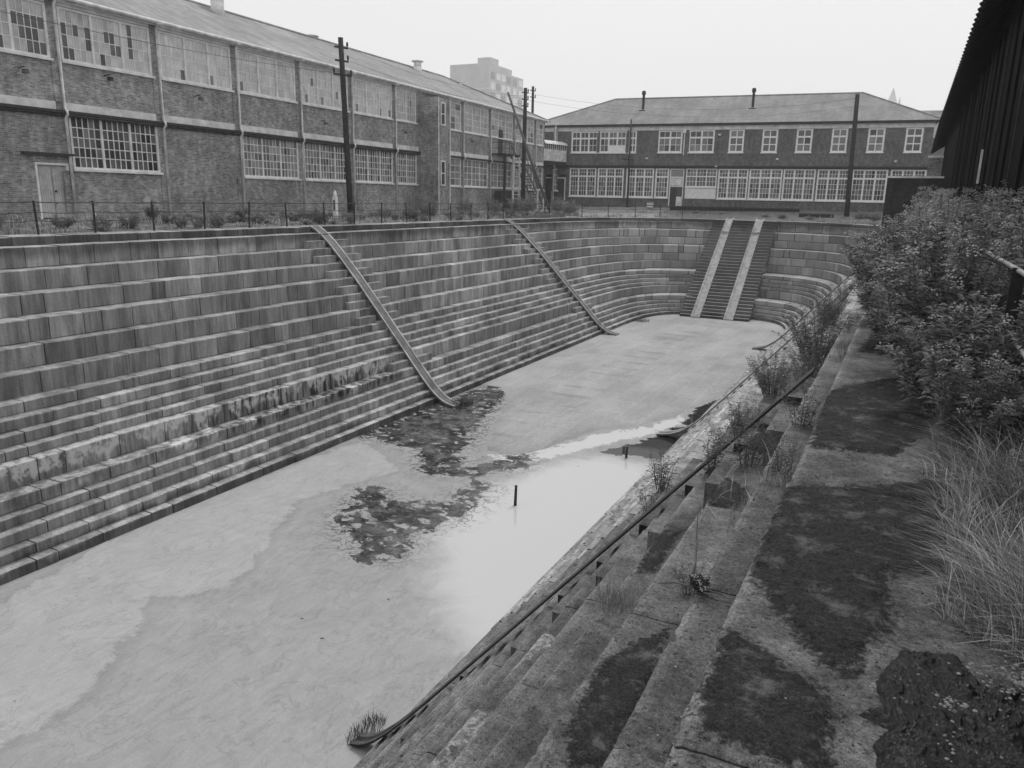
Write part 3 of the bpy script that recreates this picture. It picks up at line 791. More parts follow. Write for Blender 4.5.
# sundry lamps and brackets on the wall
for (x, z) in ((1.0, 6.3), (10.3, 6.3), (5.0, 6.55), (20.5, 6.0), (29.9, 6.2), (40.6, 6.3)):
    b = MB(); b.beam((x, 0, z+.1), (x+.06, -.35, z+.16), .05, .05); b.box(x-.04, x+.14, -.45, -.25, z-.12, z+.05); b.build('wall_lamp', M['steel'] if rnd() < .5 else M['dark'], work)
wm = MB(); wm.tube([(S0, -.10, 4.70), (32.3, -.10, 4.70)], .04, 6); wm.build('conduit', M['dark'], work)
# roof: gable with a hip at the far end
rf = MB(); RZ, RY, OV = 12.93, 7.0, .42; e1 = S1 + .35; rx = 48.2
E0 = EAVE + .06
rf.poly([(S0,-OV,E0),(e1,-OV,E0),(rx,RY,RZ),(S0,RY,RZ)]); rf.poly([(e1,-OV,E0),(e1,14.2,E0),(rx,RY,RZ)]); rf.poly([(S0,RY,RZ),(rx,RY,RZ),(e1,14.2,E0),(S0,14.2,E0)])
rf.poly([(S0,-OV,E0),(S0,RY,RZ),(S0,14.2,E0)]); rf.poly([(S0,-OV,E0-.03),(S0,14.2,E0-.03),(e1,14.2,E0-.03),(e1,-OV,E0-.03)])
roof = rf.build('roof', M['roof'], work)
rc = MB(); rc.tube([(S0, RY, RZ+.03), (rx, RY, RZ+.03), (e1, -OV, E0+.05)], .09, 6); rc.build('ridge_tile', M['roof'], roof)
def ventilator(s, y, zb, zt, r, big):
    v = MB(); v.tube([(s,y,zb),(s,y,zt-.5)], r, 14)
    if big: v.tube([(s,y,zt-.62),(s,y,zt-.5),(s,y,zt-.35),(s,y,zt-.05),(s,y,zt)], [r, r*1.5, r*1.75, r*1.7, r*1.1], 14)
    else: v.tube([(s,y,zt-.55),(s,y,zt-.08)], r*.96, 12); v.tube([(s,y,zt-.08),(s,y,zt)], r*1.5, 12)
    v.build('ventilator', M['cream'], roof, True)
ventilator(18.4, 6.0, 12.0, 13.9, .40, True)
ventilator(29.2, 7.4, 12.3, 13.2, .35, False)
ventilator(42.4, 6.2, 12.2, 13.4, .36, False)
ventilator(49.0, 5.4, 11.6, 12.5, .15, False)

# --- iron fire escape on the workshop
fe = empty('fire_escape', (-33.5, 20, 0), LROT, 'iron fire escape with landing, pale posts and steps down the far end of the workshop', 'fire escape')
pl = MB(); pl.box(45.0, 48.5, -1.45, -.1, 5.42, 5.5)
for k in range(14): pl.box(45.0, 48.5, -1.4+k*.095, -1.34+k*.095, 5.5, 5.53)
pl.build('landing', M['dark'], fe)
for (x, m, r) in ((45.1, 'dark', .09), (47.0, 'cream', .07), (48.35, 'cream', .07)):
    b = MB(); b.beam((x, -1.38, .2), (x, -1.38, 5.42), r*2, r*2); b.build('post', M[m], fe)
dr = MB(); dr.box(46.55, 47.35, -.06, .02, 5.55, 7.75); dr.build('door', M['doordark'], fe)
rl = MB()
for z in (6.0, 6.5): rl.tube([(45.05, -.15, z), (45.05, -1.4, z), (47.0, -1.4, z)], .025, 5)
for x in (45.05, 46.0, 47.0): rl.tube([(x, -1.4, 5.5), (x, -1.4, 6.55)], .025, 5)
rl.build('guard_rail', M['dark'], fe)
s_ = MB()
for k in range(18):
    f = k/17; x = 48.4 + 6.6*f; z = 5.4 - 4.9*f; s_.box(x-.16, x+.16, -1.4, -.5, z-.02, z+.02)
s_.build('tread', M['dark'], fe)
for y in (-1.42, -.5):
    b = MB(); b.beam((48.3, y, 5.5), (55.1, y, .35), .05, .22); b.beam((48.3, y, 6.5), (55.1, y, 1.35), .05, .05)
    for k in range(8): b.beam((48.3+6.8*k/7, y, 5.5-5.15*k/7), (48.3+6.8*k/7, y, 6.5-5.15*k/7), .035, .035)
    b.build('stringer', M['steel'], fe)
ld = MB()
for k in range(14): ld.tube([(47.0, -1.42, .9+k*.33), (48.35, -1.42, .9+k*.33)], .02, 5)
ld.build('rung', M['cream'], fe)
lo_ = MB(); lo_.box(45.3, 49.6, -.9, -.3, .3, 2.2); lo_.build('store_cupboard', M['doordark'], fe)

# --- office block closing the view at the head of the dock
DF = Vector((0.99513, 0.0986, 0)); FROT = math.atan2(DF.y, DF.x)
off = empty('office_building', (-13.5, 84, 0), FROT, 'wide two storey brick office block with a hipped slate roof beyond the dock head', 'building')
UW = [(-20.79,-17.77,3,'n'),(-17.6,-14.61,3,'p'),(-14.34,-13.52,1,'n'),(-11.21,-8.68,2,'d'),(-8.01,-5.39,2,'d'),(-3.93,-2.44,1,'d'),(-.68,.81,1,'d'),(2.57,4.07,1,'d'),(5.83,7.28,1,'d'),(9.08,10.58,1,'d'),(12.36,13.86,1,'d')]
LW = [(-20.86,-17.81,'n'),(-17.64,-14.72,'n'),(-14.44,-11.44,'n'),(-11.28,-9.83,'one'),(-8.04,-4.84,'panel'),(-4.73,-1.72,'n'),(-1.62,1.6,'n'),(1.7,4.74,'n'),(4.9,7.9,'n'),(8.1,11.27,'n'),(11.5,14.6,'n')]
doorF = (-9.72, -8.25, 1.06, 4.9)
gate_o = (-23.6, -21.3, .6, 4.2)
wf = MB(); facade(wf, -25.0, 14.7, .2, 9.0, [(a,b,6.53,8.78) for a,b,_,_ in UW] + [(a,b,1.88,4.94) for a,b,_ in LW] + [doorF, gate_o])
for s in (-17.72, -14.5, -11.36, -8.12, -4.79, -1.67, 1.65, 4.82, 7.99, 11.4):
    for (za, zb) in ((5.25, 8.6), (.4, 1.8)): wf.box(s-.17, s+.17, -.045, 0, za, zb)
wf.box(-25.0, -24.7, .15, 11.5, .2, 9.0); wf.box(14.4, 14.7, .15, 11.5, .2, 9.0); wf.box(-25.0, 14.7, 11.5, 11.8, .2, 9.0)
wf.build('wall', M['brick_far'], off)
b = MB(); b.box(-25.05, 14.75, -.12, -.046, 4.98, 5.22); b.box(-25.05, 14.75, -.22, -.121, 5.05, 5.12); b.build('ledge', M['darkledge'], off)
b = MB(); b.box(-25.05, 14.75, -.1, 0, 8.82, 9.22); b.build('frieze', M['band'], off)
b = MB(); b.box(-25.1, 14.8, -.07, 0, 8.79, 8.815); b.build('moulding', M['cream'], off)
b = MB(); b.box(-25.4, 15.1, -.42, -.02, 9.23, 9.42); b.build('gutter', M['darkledge'], off)
FT = (.09, .17, .2, (.04, .08))
for a, bb, L3, k in UW:
    o = window(off, a, bb, 6.53, 8.78, L3, 2, 2, FT if k != 'd' else (.13, .24, .2, (.03, .07)), M['white'], transom=.69, trows=1, bar=.045 if L3 != 1 else .10, mul=.17, fw=.17)
    if k == 'p':
        p_ = MB(); p_.box(a+1.1, bb-.13, .0, .015, 6.66, 7.28); p_.build('blank_panel', M['white'], o)
for a, bb, k in LW:
    if k == 'panel':
        o = window(off, a, bb, 3.05, 4.94, 3, 3, 2, FT, M['white'], transom=.58, trows=2, bar=.035)
        p_ = MB(); p_.box(a, bb, .0, .03, 1.86, 3.04); p_.box(a+.05, bb-.05, -.012, -.001, 2.42, 2.45); p_.build('blank_panel', M['white'], o)
    else: window(off, a, bb, 1.88, 4.94, 1 if k == 'one' else 3, 3 if k != 'one' else 4, 4, (.08, .19, .25, (.03, .07)), M['white'], transom=.73, trows=2, bar=.036, mul=.17, fw=.16)
d = MB(); d.box(-9.72+.1, -8.95, .03, .09, 1.06, 3.05); dd = d.build('door', M['doordark'], off)
d = MB(); d.box(-8.93, -8.33, .03, .09, 1.06, 2.05); d.build('door_panel', M['pipe'], dd)
d = MB(); d.poly([(-8.93,.05,2.05),(-8.33,.05,2.05),(-8.33,.05,3.05),(-8.93,.05,3.05)], .04); d.build('pane', M['pane'], dd)
d = MB(); d.box(-9.72,-9.62,.0,.1,1.06,4.9); d.box(-8.33,-8.25,.0,.1,1.06,4.9); d.box(-9.62,-8.33,.0,.1,3.06,3.16); d.box(-9.62,-8.33,.0,.1,3.98,4.1); d.box(-9.62,-8.33,.0,.1,4.82,4.9); d.build('door_frame', M['white'], dd)
d = MB(); d.box(-9.6,-8.35,.04,.08,3.2,3.95,.35); d.build('sign_panel', M['pipe'], dd)
d = MB(); d.poly([(-9.62,.07,4.1),(-8.33,.07,4.1),(-8.33,.07,4.82),(-9.62,.07,4.82)], .22); d.build('fanlight', M['pane'], dd)
d = MB(); d.box(-23.5, -21.35, .2, .3, .6, 3.9); g_ = d.build('gate_door', M['doordark'], off)
d = MB(); d.box(-21.42, -21.32, -.03, .1, .6, 3.9); d.box(-23.6, -21.42, -.03, .1, 3.8, 3.9); d.build('gate_frame', M['white'], g_)
rf = MB(); z0, z1, ry = 9.43, 12.75, 6.0
A, B, C_, D_ = (-25.6,-.5,z0), (15.3,-.5,z0), (15.3,12.5,z0), (-25.6,12.5,z0); r1, r2_ = (-17.5, ry, z1), (8.4, ry, z1)
rf.poly([A,B,r2_,r1]); rf.poly([B,C_,r2_]); rf.poly([C_,D_,r1,r2_]); rf.poly([D_,A,r1]); rf.poly([A,D_,C_,B])
roofF = rf.build('roof', M['roof_far'], off)
rc = MB(); rc.tube([A, r1], .1, 6); rc.tube([r1, r2_], .1, 6); rc.tube([r2_, B], .1, 6); rc.build('ridge_tile', M['roof_far'], roofF)
for x, zb, zt in ((-13.7, 11.1, 13.2), (-2.15, 11.1, 13.15)):
    v = MB(); v.tube([(x, 3.2, zb), (x, 3.2, zt-.4)], .14, 10); v.tube([(x,3.2,zt-.45),(x,3.2,zt-.3),(x,3.2,zt)], [.14,.24,.18], 10); v.box(x-.35, x+.35, 2.7, 3.5, zb-.1, zb+.06); v.build('flue', M['dark'], roofF)
q = MB(); q.tube([(-8.45, -.15, 9.2), (-8.45, -.12, 6.3)], .06, 6); q.box(-8.6, -8.3, -.3, -.05, 8.5, 8.85); q.build('downpipe', M['cream'], off)
for (x, z, m) in ((-5.0, 5.15, 'cream'), (.95, 5.9, 'white'), (-12.3, 5.95, 'cream'), (-4.9, 8.3, 'white'), (11.75, 5.7, 'cream')):
    b = MB(); b.box(x-.1, x+.12, -.28, -.23 if z < 5.3 else -.002, z-.07, z+.08); b.build('wall_lamp', M[m], off)

# --- covered bridge between the two buildings
br = empty('covered_bridge', (-35.0, 79.8, 0), 0, 'boarded covered footbridge joining the workshop to the office block', 'bridge')
a, b = Vector((-.55, -2.1, 0)), Vector((.25, 2.1, 0)); dv = (b-a).normalized(); sidev = Vector((-dv.y, dv.x, 0))
wb = MB(); L_ = (b-a).length; n = 11
for k in range(n):
    p, q = a + (b-a)*(k/n), a + (b-a)*((k+1)/n - .006)
    wb.poly([p+Vector((0,0,5.55)), q+Vector((0,0,5.55)), q+Vector((0,0,6.75)), p+Vector((0,0,6.75))], uni(.4,.6))
wb.poly([a+sidev*2+Vector((0,0,5.5)), b+sidev*2+Vector((0,0,5.5)), b+sidev*2+Vector((0,0,7.3)), a+sidev*2+Vector((0,0,7.3))])
for k in range(n+1):
    p = a + (b-a)*(k/n) - sidev*.02; wb.beam(p+Vector((0,0,5.5)), p+Vector((0,0,7.3)), .06, .05)
wb.build('side_boards', M['pipe'], br)
g = MB(); g.poly([a+Vector((0,0,6.75)), b+Vector((0,0,6.75)), b+Vector((0,0,7.3)), a+Vector((0,0,7.3))], .12); g.build('clerestory', M['pane'], br)
rr = MB(); m_ = 6; rows_ = []
for k in range(m_+1):
    an = math.pi*k/m_; o_ = sidev*(1.0 - 1.2*math.cos(an)) ; z = 7.28 + .48*math.sin(an)
    rows_.append([rr.vert(a+o_+Vector((0,0,z))), rr.vert(b+o_+Vector((0,0,z)))])
for k in range(m_): rr.idx((rows_[k][0], rows_[k][1], rows_[k+1][1], rows_[k+1][0]))
rr.idx([r[1] for r in rows_])
rr.build('roof', M['cream'], br)
bb = MB(); bb.beam(a+Vector((0,0,5.4)), b+Vector((0,0,5.4)), .16, .26); bb.beam(a+sidev*2+Vector((0,0,5.4)), b+sidev*2+Vector((0,0,5.4)), .16, .26)
for k in range(7): p = a+(b-a)*(k/6); bb.beam(p-sidev*.3+Vector((0,0,5.2)), p+sidev*2.2+Vector((0,0,5.2)), .1, .12)
bb.beam(a-sidev*.35+Vector((0,0,5.15)), b-sidev*.35+Vector((0,0,5.15)), .08, .1)
bb.build('girder', M['dark'], br)

# ------------------------------------------------------------------ poles, prop, wires
def pole(base, top, r0, r1, label, mat='pole', arms=(), cat='pole', name='telegraph_pole'):
    base, top = Vector(base), Vector(top); o = empty(name, base, 0, label, cat)
    m = MB(); d = top-base
    m.tube([d*f for f in (0,.25,.5,.75,1)], [r0+(r1-r0)*f for f in (0,.25,.5,.75,1)], 10); m.build('shaft', M[mat], o, True)
    for (h, hw, ins) in arms:
        c = d*(1-h/d.length); b = MB(); ax = Vector((.35,.94,0)).normalized()
        b.beam(c-ax*hw, c+ax*hw, .09, .10); ao = b.build('crossarm', M[mat], o)
        for sg in ins:
            q = MB(); p = c+ax*(hw*sg)+Vector((0,0,.05)); q.tube([p, p+Vector((0,0,.14)), p+Vector((0,0,.3))], [.03,.07,.05], 8); q.build('insulator', M['dark'], ao)
    return o
pole((-31.8,40.2,.1), (-31.8,39.7,10.75), .2, .155, 'dark leaning timber telegraph pole standing before the workshop, nearest of the poles', arms=((.55,.45,(.95,)),(1.3,.45,(.95,)),(2.1,.62,(-.95,.95))))
pole((-33.3,68.3,.2), (-33.35,68.4,11.55), .21, .17, 'dark telegraph pole beside the fire escape with short insulator arms', arms=((.4,.4,(.9,)),(1.0,.4,(.9,)),(1.6,.4,(.9,))))
pole((-45,94.6,0), (-45,94.5,15.5), .2, .16, 'thin telegraph pole rising behind the end of the workshop roof', arms=((.5,.5,(.9,)),(1.3,.5,(.9,))))
pole((-5.15,79.3,.4), (-5.45,79.3,11.25), .24, .19, 'stout dark timber pole in front of the office block, right of its middle')
pole((-27.4,82.0,.5), (-27.45,82.0,9.9), .1, .075, 'thin dark pole with side brackets against the left part of the office block', 'dark', arms=((4.1,1.1,()),), name='bracket_pole')
pr = empty('raking_prop', (-31.4,70.6,.2), 0, 'long leaning timber spar rising over the workshop roof beside the telegraph pole', 'timber prop')
m = MB(); m.tube([(0,0,0),(-.35,-4.2,5.0),(-.7,-8.2,10.2)], [.15,.13,.09], 8); m.build('shaft', M['timber'], pr, True)
m = MB(); m.tube([(-.75,.2,0),(-.72,-3.2,4.7)], [.09,.08], 8)
for k in range(9): m.tube([(-.03-.04*k, -.45*k-.3, .55*k+.4), (-.75, -.4*k, .52*k+.35)], .035, 5)
m.build('lattice', M['timber'], pr)
def wire(p, q, sag, label, n=24, r=.008):
    p, q = Vector(p), Vector(q); m = MB()
    m.tube([p+(q-p)*(k/n)+Vector((0,0,-sag*4*(k/n)*(1-k/n))) for k in range(n+1)], r, 4); o = m.build('overhead_wire', M['dark'], None); tag(o, label, 'wire', 'overhead wires'); return o
wire((-31.7,39.7,8.7), (-30.9,8,8.3), .5, 'thin overhead wire crossing the upper workshop windows towards the left edge', r=.012)
for z in (10.2, 9.5): wire((-31.6,40.3,z), (-33.2,68,z+.6), .6, 'faint wire slung between the two telegraph poles before the workshop')
for k, z in enumerate((11.1, 10.5)): wire((-33.2,68.4,z), (-5.4,79.2,10.9-k*.7), 1.2, 'sagging wire running across the office roof from pole to pole')

# ------------------------------------------------------------------ fence along the west coping and round the head
fn = empty('wire_fence', (-27.35, 30, 0), 0, 'low post and wire fence along the edge of the west coping and dock head', 'fence')
fpts = [(-27.38, y) for y in (12.6, 14.9, 17.14, 19.33, 21.93, 24.5, 27.1, 29.6, 32.4, 34.9, 37.4, 40, 42.6, 45.2, 47.9, 50.4, 52.8)]
for t in (2.5, 6, 9, 12, 14.5, 16.5): fpts.append(curve(0, t, .9))
for (x, y) in fpts:
    b = MB(); lx, ly = uni(-.04,.04), uni(-.05,.05)
    b.beam((x+27.35, y-30, -.05), (x+27.35+lx, y-30+ly, 1.18), .055, .055); b.build('post', M['dark'], fn)
for z in (1.12, .78, .48):
    m = MB(); pts = []
    for (x, y), (u, v) in zip(fpts[:-1], fpts[1:]):
        for k in range(4):
            f = k/4; pts.append((x+(u-x)*f+27.35, y+(v-y)*f-30, z-.05*math.sin(math.pi*f)*(1 if z < 1 else .3)))
    m.tube(pts, .012 if z < 1 else .018, 4); m.build('wire', M['dark'], fn)
# second short fence before the staircase head, low kerb walls, odds and ends
def lowwall(p, q, h, label, z0=.2, wd=.3):
    o = empty('low_wall', p, math.atan2(q[1]-p[1], q[0]-p[0]), label, 'wall'); L_ = math.hypot(q[0]-p[0], q[1]-p[1])
    m = MB(); m.box(0, L_, -wd/2, wd/2, 0, h-.12); m.build('wall', M['brick_wall'], o)
    m = MB(); x = 0
    while x < L_: m.box(x, min(L_, x+1.18), -wd/2-.06, wd/2+.06, h-.118, h, uni(.3,.6)); x += 1.2
    m.build('capping', M['darkledge'], o)
    return o
lowwall((-22.2, 80.4, .15), (-9.6, 81.5, .15), .95, 'long low dark kerb wall under the office windows behind the staircase')
lowwall((-9.2, 78.0, 0), (-6.2, 78.3, 0), .7, 'short low dark wall right of the staircase head')
def crate(loc, s, label, name='crate', mat='cream', rz=0.2):
    o = empty(name, loc, rz, label, 'crate'); m = MB(); m.box(-s[0]/2,s[0]/2,-s[1]/2,s[1]/2,0.04,s[2]); 
    m.build('body', M[mat], o)
    m = MB(); 
    for z in (.1*s[2]+.03, .5*s[2], .88*s[2]):
        m.box(-s[0]/2-.02, s[0]/2+.02, -s[1]/2-.02, -s[1]/2-.001, z-.04, z+.04); m.box(s[0]/2+.001, s[0]/2+.02, -s[1]/2, s[1]/2, z-.04, z+.04)
    m.box(-s[0]/2-.03, s[0]/2+.03, -s[1]/2-.03, s[1]/2+.03, s[2], s[2]+.05); m.build('batten', M['timber'], o)
    return o
crate((-34.0, 79.0, .45), (.8,.6,.95), 'pale wooden crate standing under the covered bridge')
crate((-24.6, 81.2, .75), (.62,.5,.7), 'small box left against the office wall by its door', rz=.1)
mk = empty('marker_post', (-31.35, 38.15, .1), 0, 'short white painted marker post among weeds by the leaning pole', 'post')
m = MB(); m.box(-.13,.13,-.1,.1,0,1.35); m.build('body', M['white'], mk); m = MB(); m.tube([(0,0,1.35),(0,0,1.5),(0,0,1.72)],[.1,.12,.04],8); m.build('finial', M['white'], mk)
m = MB(); m.box(-.06,.06,-.112,-.101,.55,1.15); m.build('plate', M['dark'], mk)
fm = empty('gate_frame', (-32.0, 69.5, .1), 1.4, 'white timber frame standing by the foot of the fire escape', 'frame')
m = MB(); m.beam((-.5,0,0),(-.5,0,2.3),.1,.1); m.beam((.5,0,0),(.5,0,2.3),.1,.1); m.beam((-.5,0,2.3),(.5,0,2.3),.1,.1); m.build('timber', M['white'], fm)
# boards lying by the coping
m = MB()
for k in range(4): m.beam((-27.6+k*.3, 54.2+k*.9, .1+k*.06), (-25.7+k*.4, 57.6+k*.4, .12+k*.06), .28, .08)
tag(m.build('board_stack', M['timber'], None), 'dark boards stacked on the coping beside the second slide', 'boards')
# posts in the dock water
for (x, y, h, lab) in ((-9.85, 20.11, .62, 'short dark post standing in the bright still water'), (-8.28, 26.2, .4, 'small dark stump in the open water by the east steps')):
    o = empty('water_post', (x, y, FLOOR-.3), 0, lab, 'post'); m = MB(); m.tube([(0,0,0),(.01,0,.3),(.02,.01,.3+h)], [.05,.05,.042], 8); m.build('shaft', M['pole'], o)
    m = MB(); m.tube([(.02,.01,.3+h),(.02,.01,.32+h)], .052, 8); m.build('cap', M['dark'], o)

# ------------------------------------------------------------------ east side: tarred shed, brick wall, railing
SX, EX = 1.85, 1.02
shed = empty('tarred_shed', (SX, 35, 0), 0, 'tall black corrugated iron shed with overhanging eaves along the right edge', 'shed')
def eave_z(y): return 6.45 if y < 52 else 6.45 - .82*((y-52)/18)**1.5
m = MB(); YA, YE = 1.5, 70.0; p = .16; n = int((YE-YA)/(p/4)); prev = None
for k in range(n+1):
    y = YA + k*p/4; x = .035*math.sin(2*math.pi*k/4 + .4); z1 = eave_z(y) + .55
    a, b = m.vert((x, y-35, -.1)), m.vert((x, y-35, z1))
    if prev: m.idx((prev[0], a, b, prev[1]))
    prev = (a, b)
m.box(0, 9, YE-.02-35, YE-35, -.1, 6.2); m.box(0.1, 9, YA-35, YA+.02-35, -.1, 6.5)
m.build('wall', M['black'], shed)
m = MB(); prev = None
for k in range(70):
    y = YA-.6 + (YE+.5-YA+.6)*k/69; e = eave_z(y)
    xe = EX-SX + .10*fbm(y*.35, 3) + (.10*max(0,(y-60)/10)**2)
    row = [m.vert((xe, y-35, e)), m.vert((xe+.02, y-35, e+.1)), m.vert((0.6, y-35, e+1.25)), m.vert((7.5, y-35, e+5.2)), m.vert((7.5, y-35, e+4.9)), m.vert((.6, y-35, e+.95))]
    if prev:
        for q in range(6): m.idx((prev[q], row[q], row[(q+1)%6], prev[(q+1)%6]))
    else: m.idx(row)
    prev = row
m.idx(prev[::-1]); m.build('roof', M['black'], shed)
y = 3.0
while y < YE:
    b = MB(); e = eave_z(y); b.beam((EX-SX-.07, y-35, e-.06), (.1, y-35, e+.62), .1, .16); b.build('rafter', M['blackrib'], shed); y += .62
for k in range(26): y = 4.5+k*1.7; m = MB(); m.beam((-.06, y-35, 0), (-.06, y-35, 6.4), .06, .06); m.build('batten', M['blackrib' if k % 3 else 'dark'], shed)
for y in (9.5, 12.7): m = MB(); m.tube([(-.1, y-35, 5.5), (-.12, y-35, 3.0), (-.6, y-36.0, .2)], .035, 6); m.build('stay_pipe', M['dark'], shed)
m = MB(); m.box(-.12, -.06, 28.2-35, 28.3-35, 2.3, 3.3); m.build('gap_strip', M['pipe'], shed)

bwall = empty('brick_wall', (0, 60.5, 0), 0, 'sooty brick wall with pier and flat capping between dock head and shed', 'wall')
m = MB(); m.box(-1.2, 1.75, 0, .35, -.1, 3.42); m.build('wall', M['brick_wall'], bwall)
m = MB(); m.box(-1.62, -1.18, -.12, .42, -.1, 3.42); m.build('pier', M['brick_wall'], bwall)
m = MB(); m.box(-1.7, 1.8, -.18, .5, 3.421, 3.55); m.build('capping', M['pipe'], bwall)
m = MB(); m.box(.78, 1.62, 3.2, 3.6, -.1, 4.9); tag(m.build('brick_pier', M['brick'], None), 'small pale capped brick pier behind the sooty wall beside the shed', 'pier')
bpo = bpy.data.objects['brick_pier']; bpo.location = (0, 60.5, 0)
m = MB(); m.box(.72, 1.68, 3.1, 3.7, 4.901, 5.05); c_ = m.build('capping', M['cream'], bpo)

rail = empty('hand_railing', (.83, 7, 0), 0, 'tubular hand railing with dark post among the bushes on the right', 'railing')
m = MB(); m.tube([(0, -4.6, 1.12), (0, 0, 1.12), (0, 9, 1.11), (0, 26, 1.12)], .021, 8); m.build('rail', M['rail'], rail, True)
m = MB(); m.tube([(0, -4.6, .62), (0, 0, .62), (0, 9, .6), (0, 26, .6)], .02, 8); m.build('rail', M['rail'], rail, True)
for y in (-3.6, .25, 4.1, 8, 12, 16, 20, 24):
    m = MB(); m.beam((.0, y, -.05), (0, y, 1.14), .09, .03, up=(0,1,0)); m.build('post', M['dark'], rail)

# ------------------------------------------------------------------ distance
dirv = math.pi/2 + R(2)
blk = empty('apartment_block', (-108.9, 200, 0), 0, 'pale many storey apartment block far behind the workshop roof', 'building')
m = MB(); m.box(-12.6, 0, 0, 14, 0, 37.8); m.build('wall', M['tower'], blk)
m = MB(); m.box(-4.2, -.2, 1, 6, 37.8, 39.4); m.build('plant_room', M['tower'], blk)
m = MB(); m.box(-12.6, -.2, 14.01, 22, 0, 36.4); m.build('wing', M['tower'], blk)
m = MB(); m.box(-12.65, .05, -.05, 14.05, 31.0, 31.3); m.build('string_course', M['cream'], blk)
for f in range(5):
    z = 33.9 - f*2.75
    for k in range(4):
        g = MB(); y = 1.2 + k*3.2; g.box(.0, .06, y, y+2.3, z, z+1.8, .85 if (k*7+f*3) % 5 > 1 else .35); g.build('window', M['pane'], blk)
    for k in range(2):
        if z > 35: continue
        g = MB(); y = 15.3 + k*3.8; g.box(-.2, -.14, y, y+2.4, z, z+1.8, .85 if (k+f) % 3 else .4); g.build('window', M['pane'], blk)
sp = empty('church_spire', (-8.4, 260, 0), 0, 'pale distant church spire showing above the right end of the office roof', 'spire')
m = MB(); m.tube([(0,0,29.2),(0,0,30.6),(0,0,34.6)], [1.65,1.35,.05], 8); m.build('spire', M['spire'], sp)
m = MB(); m.box(-2.3, 2.3, -2.3, 2.3, 0, 29.3)
for a in (-2, 2):
    for b in (-2, 2): m.tube([(a,b,29.3),(a,b,30.2),(a,b,31.9)], [.35,.3,.03], 6)
m.build('tower', M['spire'], sp)
fh = empty('distant_house', (5.5, 150, 0), .2, 'far slate roofed house just visible beside the shed eaves', 'house')
m = MB(); m.box(-6, 8, 0, 8, 0, 12.5); m.build('wall', M['brick_far'], fh)
m = MB(); m.poly([(-6.3,-.3,12.5),(8.3,-.3,12.5),(8.3,4,17.2),(-6.3,4,17.2)]); m.poly([(-6.3,8.3,12.5),(8.3,8.3,12.5),(8.3,4,17.2),(-6.3,4,17.2)]); m.poly([(-6.3,-.3,12.5),(-6.3,8.3,12.5),(-6.3,4,17.2)]); m.build('roof', M['roof'], fh)

# ------------------------------------------------------------------ plants
def leafq(mb, p, d, ln, wd, tone):
    """a leaf: two creased diamonds along d"""
    d = Vector(d).normalized(); r = d.cross(Vector((uni(-.3,.3),uni(-.3,.3),1))); r = r.normalized() if r.length > 1e-4 else Vector((1,0,0))
    u = r.cross(d)
    a = mb.vert(p); b = mb.vert(p + d*ln*.45 + r*wd/2 + u*.1*ln); c = mb.vert(p + d*ln - Vector((0,0,ln*.18))); e = mb.vert(p + d*ln*.45 - r*wd/2 + u*.1*ln)
    mb.idx((a, b, c), tone); mb.idx((a, c, e), tone*.93)
def shrub(name, label, cat, seed, h, r, stems, leaves, ll, lw, tones, flowers=0, upright=.6, fs=.02, group=None, frange=(.75, 1.02), bare=.15):
    random.seed(seed); o = empty(name, (0,0,0), 0, label, cat, group)
    lf, stm, fl = MB(), MB(), MB()
    for k in range(stems):
        an = uni(0, 2*math.pi); rr = r*math.sqrt(rnd()); hh = h*uni(.6, 1.05)*(1 - .3*(rr/r)**2)
        tip = Vector((math.cos(an)*rr, math.sin(an)*rr, hh)); root = Vector((tip.x*.3, tip.y*.3, -.02))
        pts = []
        for q in range(6):
            f = q/5; p = root.lerp(tip, f); lean = (f**1.6 - f)*(1-upright); p.x += tip.x*lean; p.y += tip.y*lean
            p += Vector((uni(-1,1), uni(-1,1), 0))*.025*h*f; pts.append(p)
        stm.tube(pts, [.0065*h**.6*(1-.75*q/5) for q in range(6)], 4, .5)
        tb = uni(*tones)
        for q in range(leaves):
            f = bare + (1-bare)*rnd()**.8; i = min(4, int(f*5)); p = pts[i].lerp(pts[i+1], f*5-i)
            a2 = uni(0, 2*math.pi); up_ = uni(-.1, .9)
            d = Vector((math.cos(a2), math.sin(a2), up_)); off_ = uni(0, .11)*h**.5*(1.15-f)
            pp = p + d.normalized()*off_
            sz = ll*uni(.55, 1.2)*(1.1-.4*f)
            leafq(lf, pp, d, sz, lw*uni(.7,1.2)*sz/ll, max(.015, tb*uni(.55, 1.5)))
        if flowers and rnd() < flowers:
            for q in range(random.randint(7, 16)):
                c = pts[-1] + Vector((uni(-1,1), uni(-1,1), uni(-.5,.7)))*fs*2.6
                s = fs*uni(.35,.8); n0 = len(fl.v)
                fl.v.extend([tuple(c+Vector(v)*s) for v in ((1,0,0),(0,1,0),(-1,0,0),(0,-1,0),(0,0,.8),(0,0,-.8))])
                for f3 in ((0,1,4),(1,2,4),(2,3,4),(3,0,4),(1,0,5),(2,1,5),(3,2,5),(0,3,5)): fl.idx([n0+i for i in f3])
    stm.build('stem', M['stem'], o); lf.build('foliage', M['leaf'], o)
    if fl.f: tag(fl.build('flower', M['flower'], o), kind='stuff')
    return o
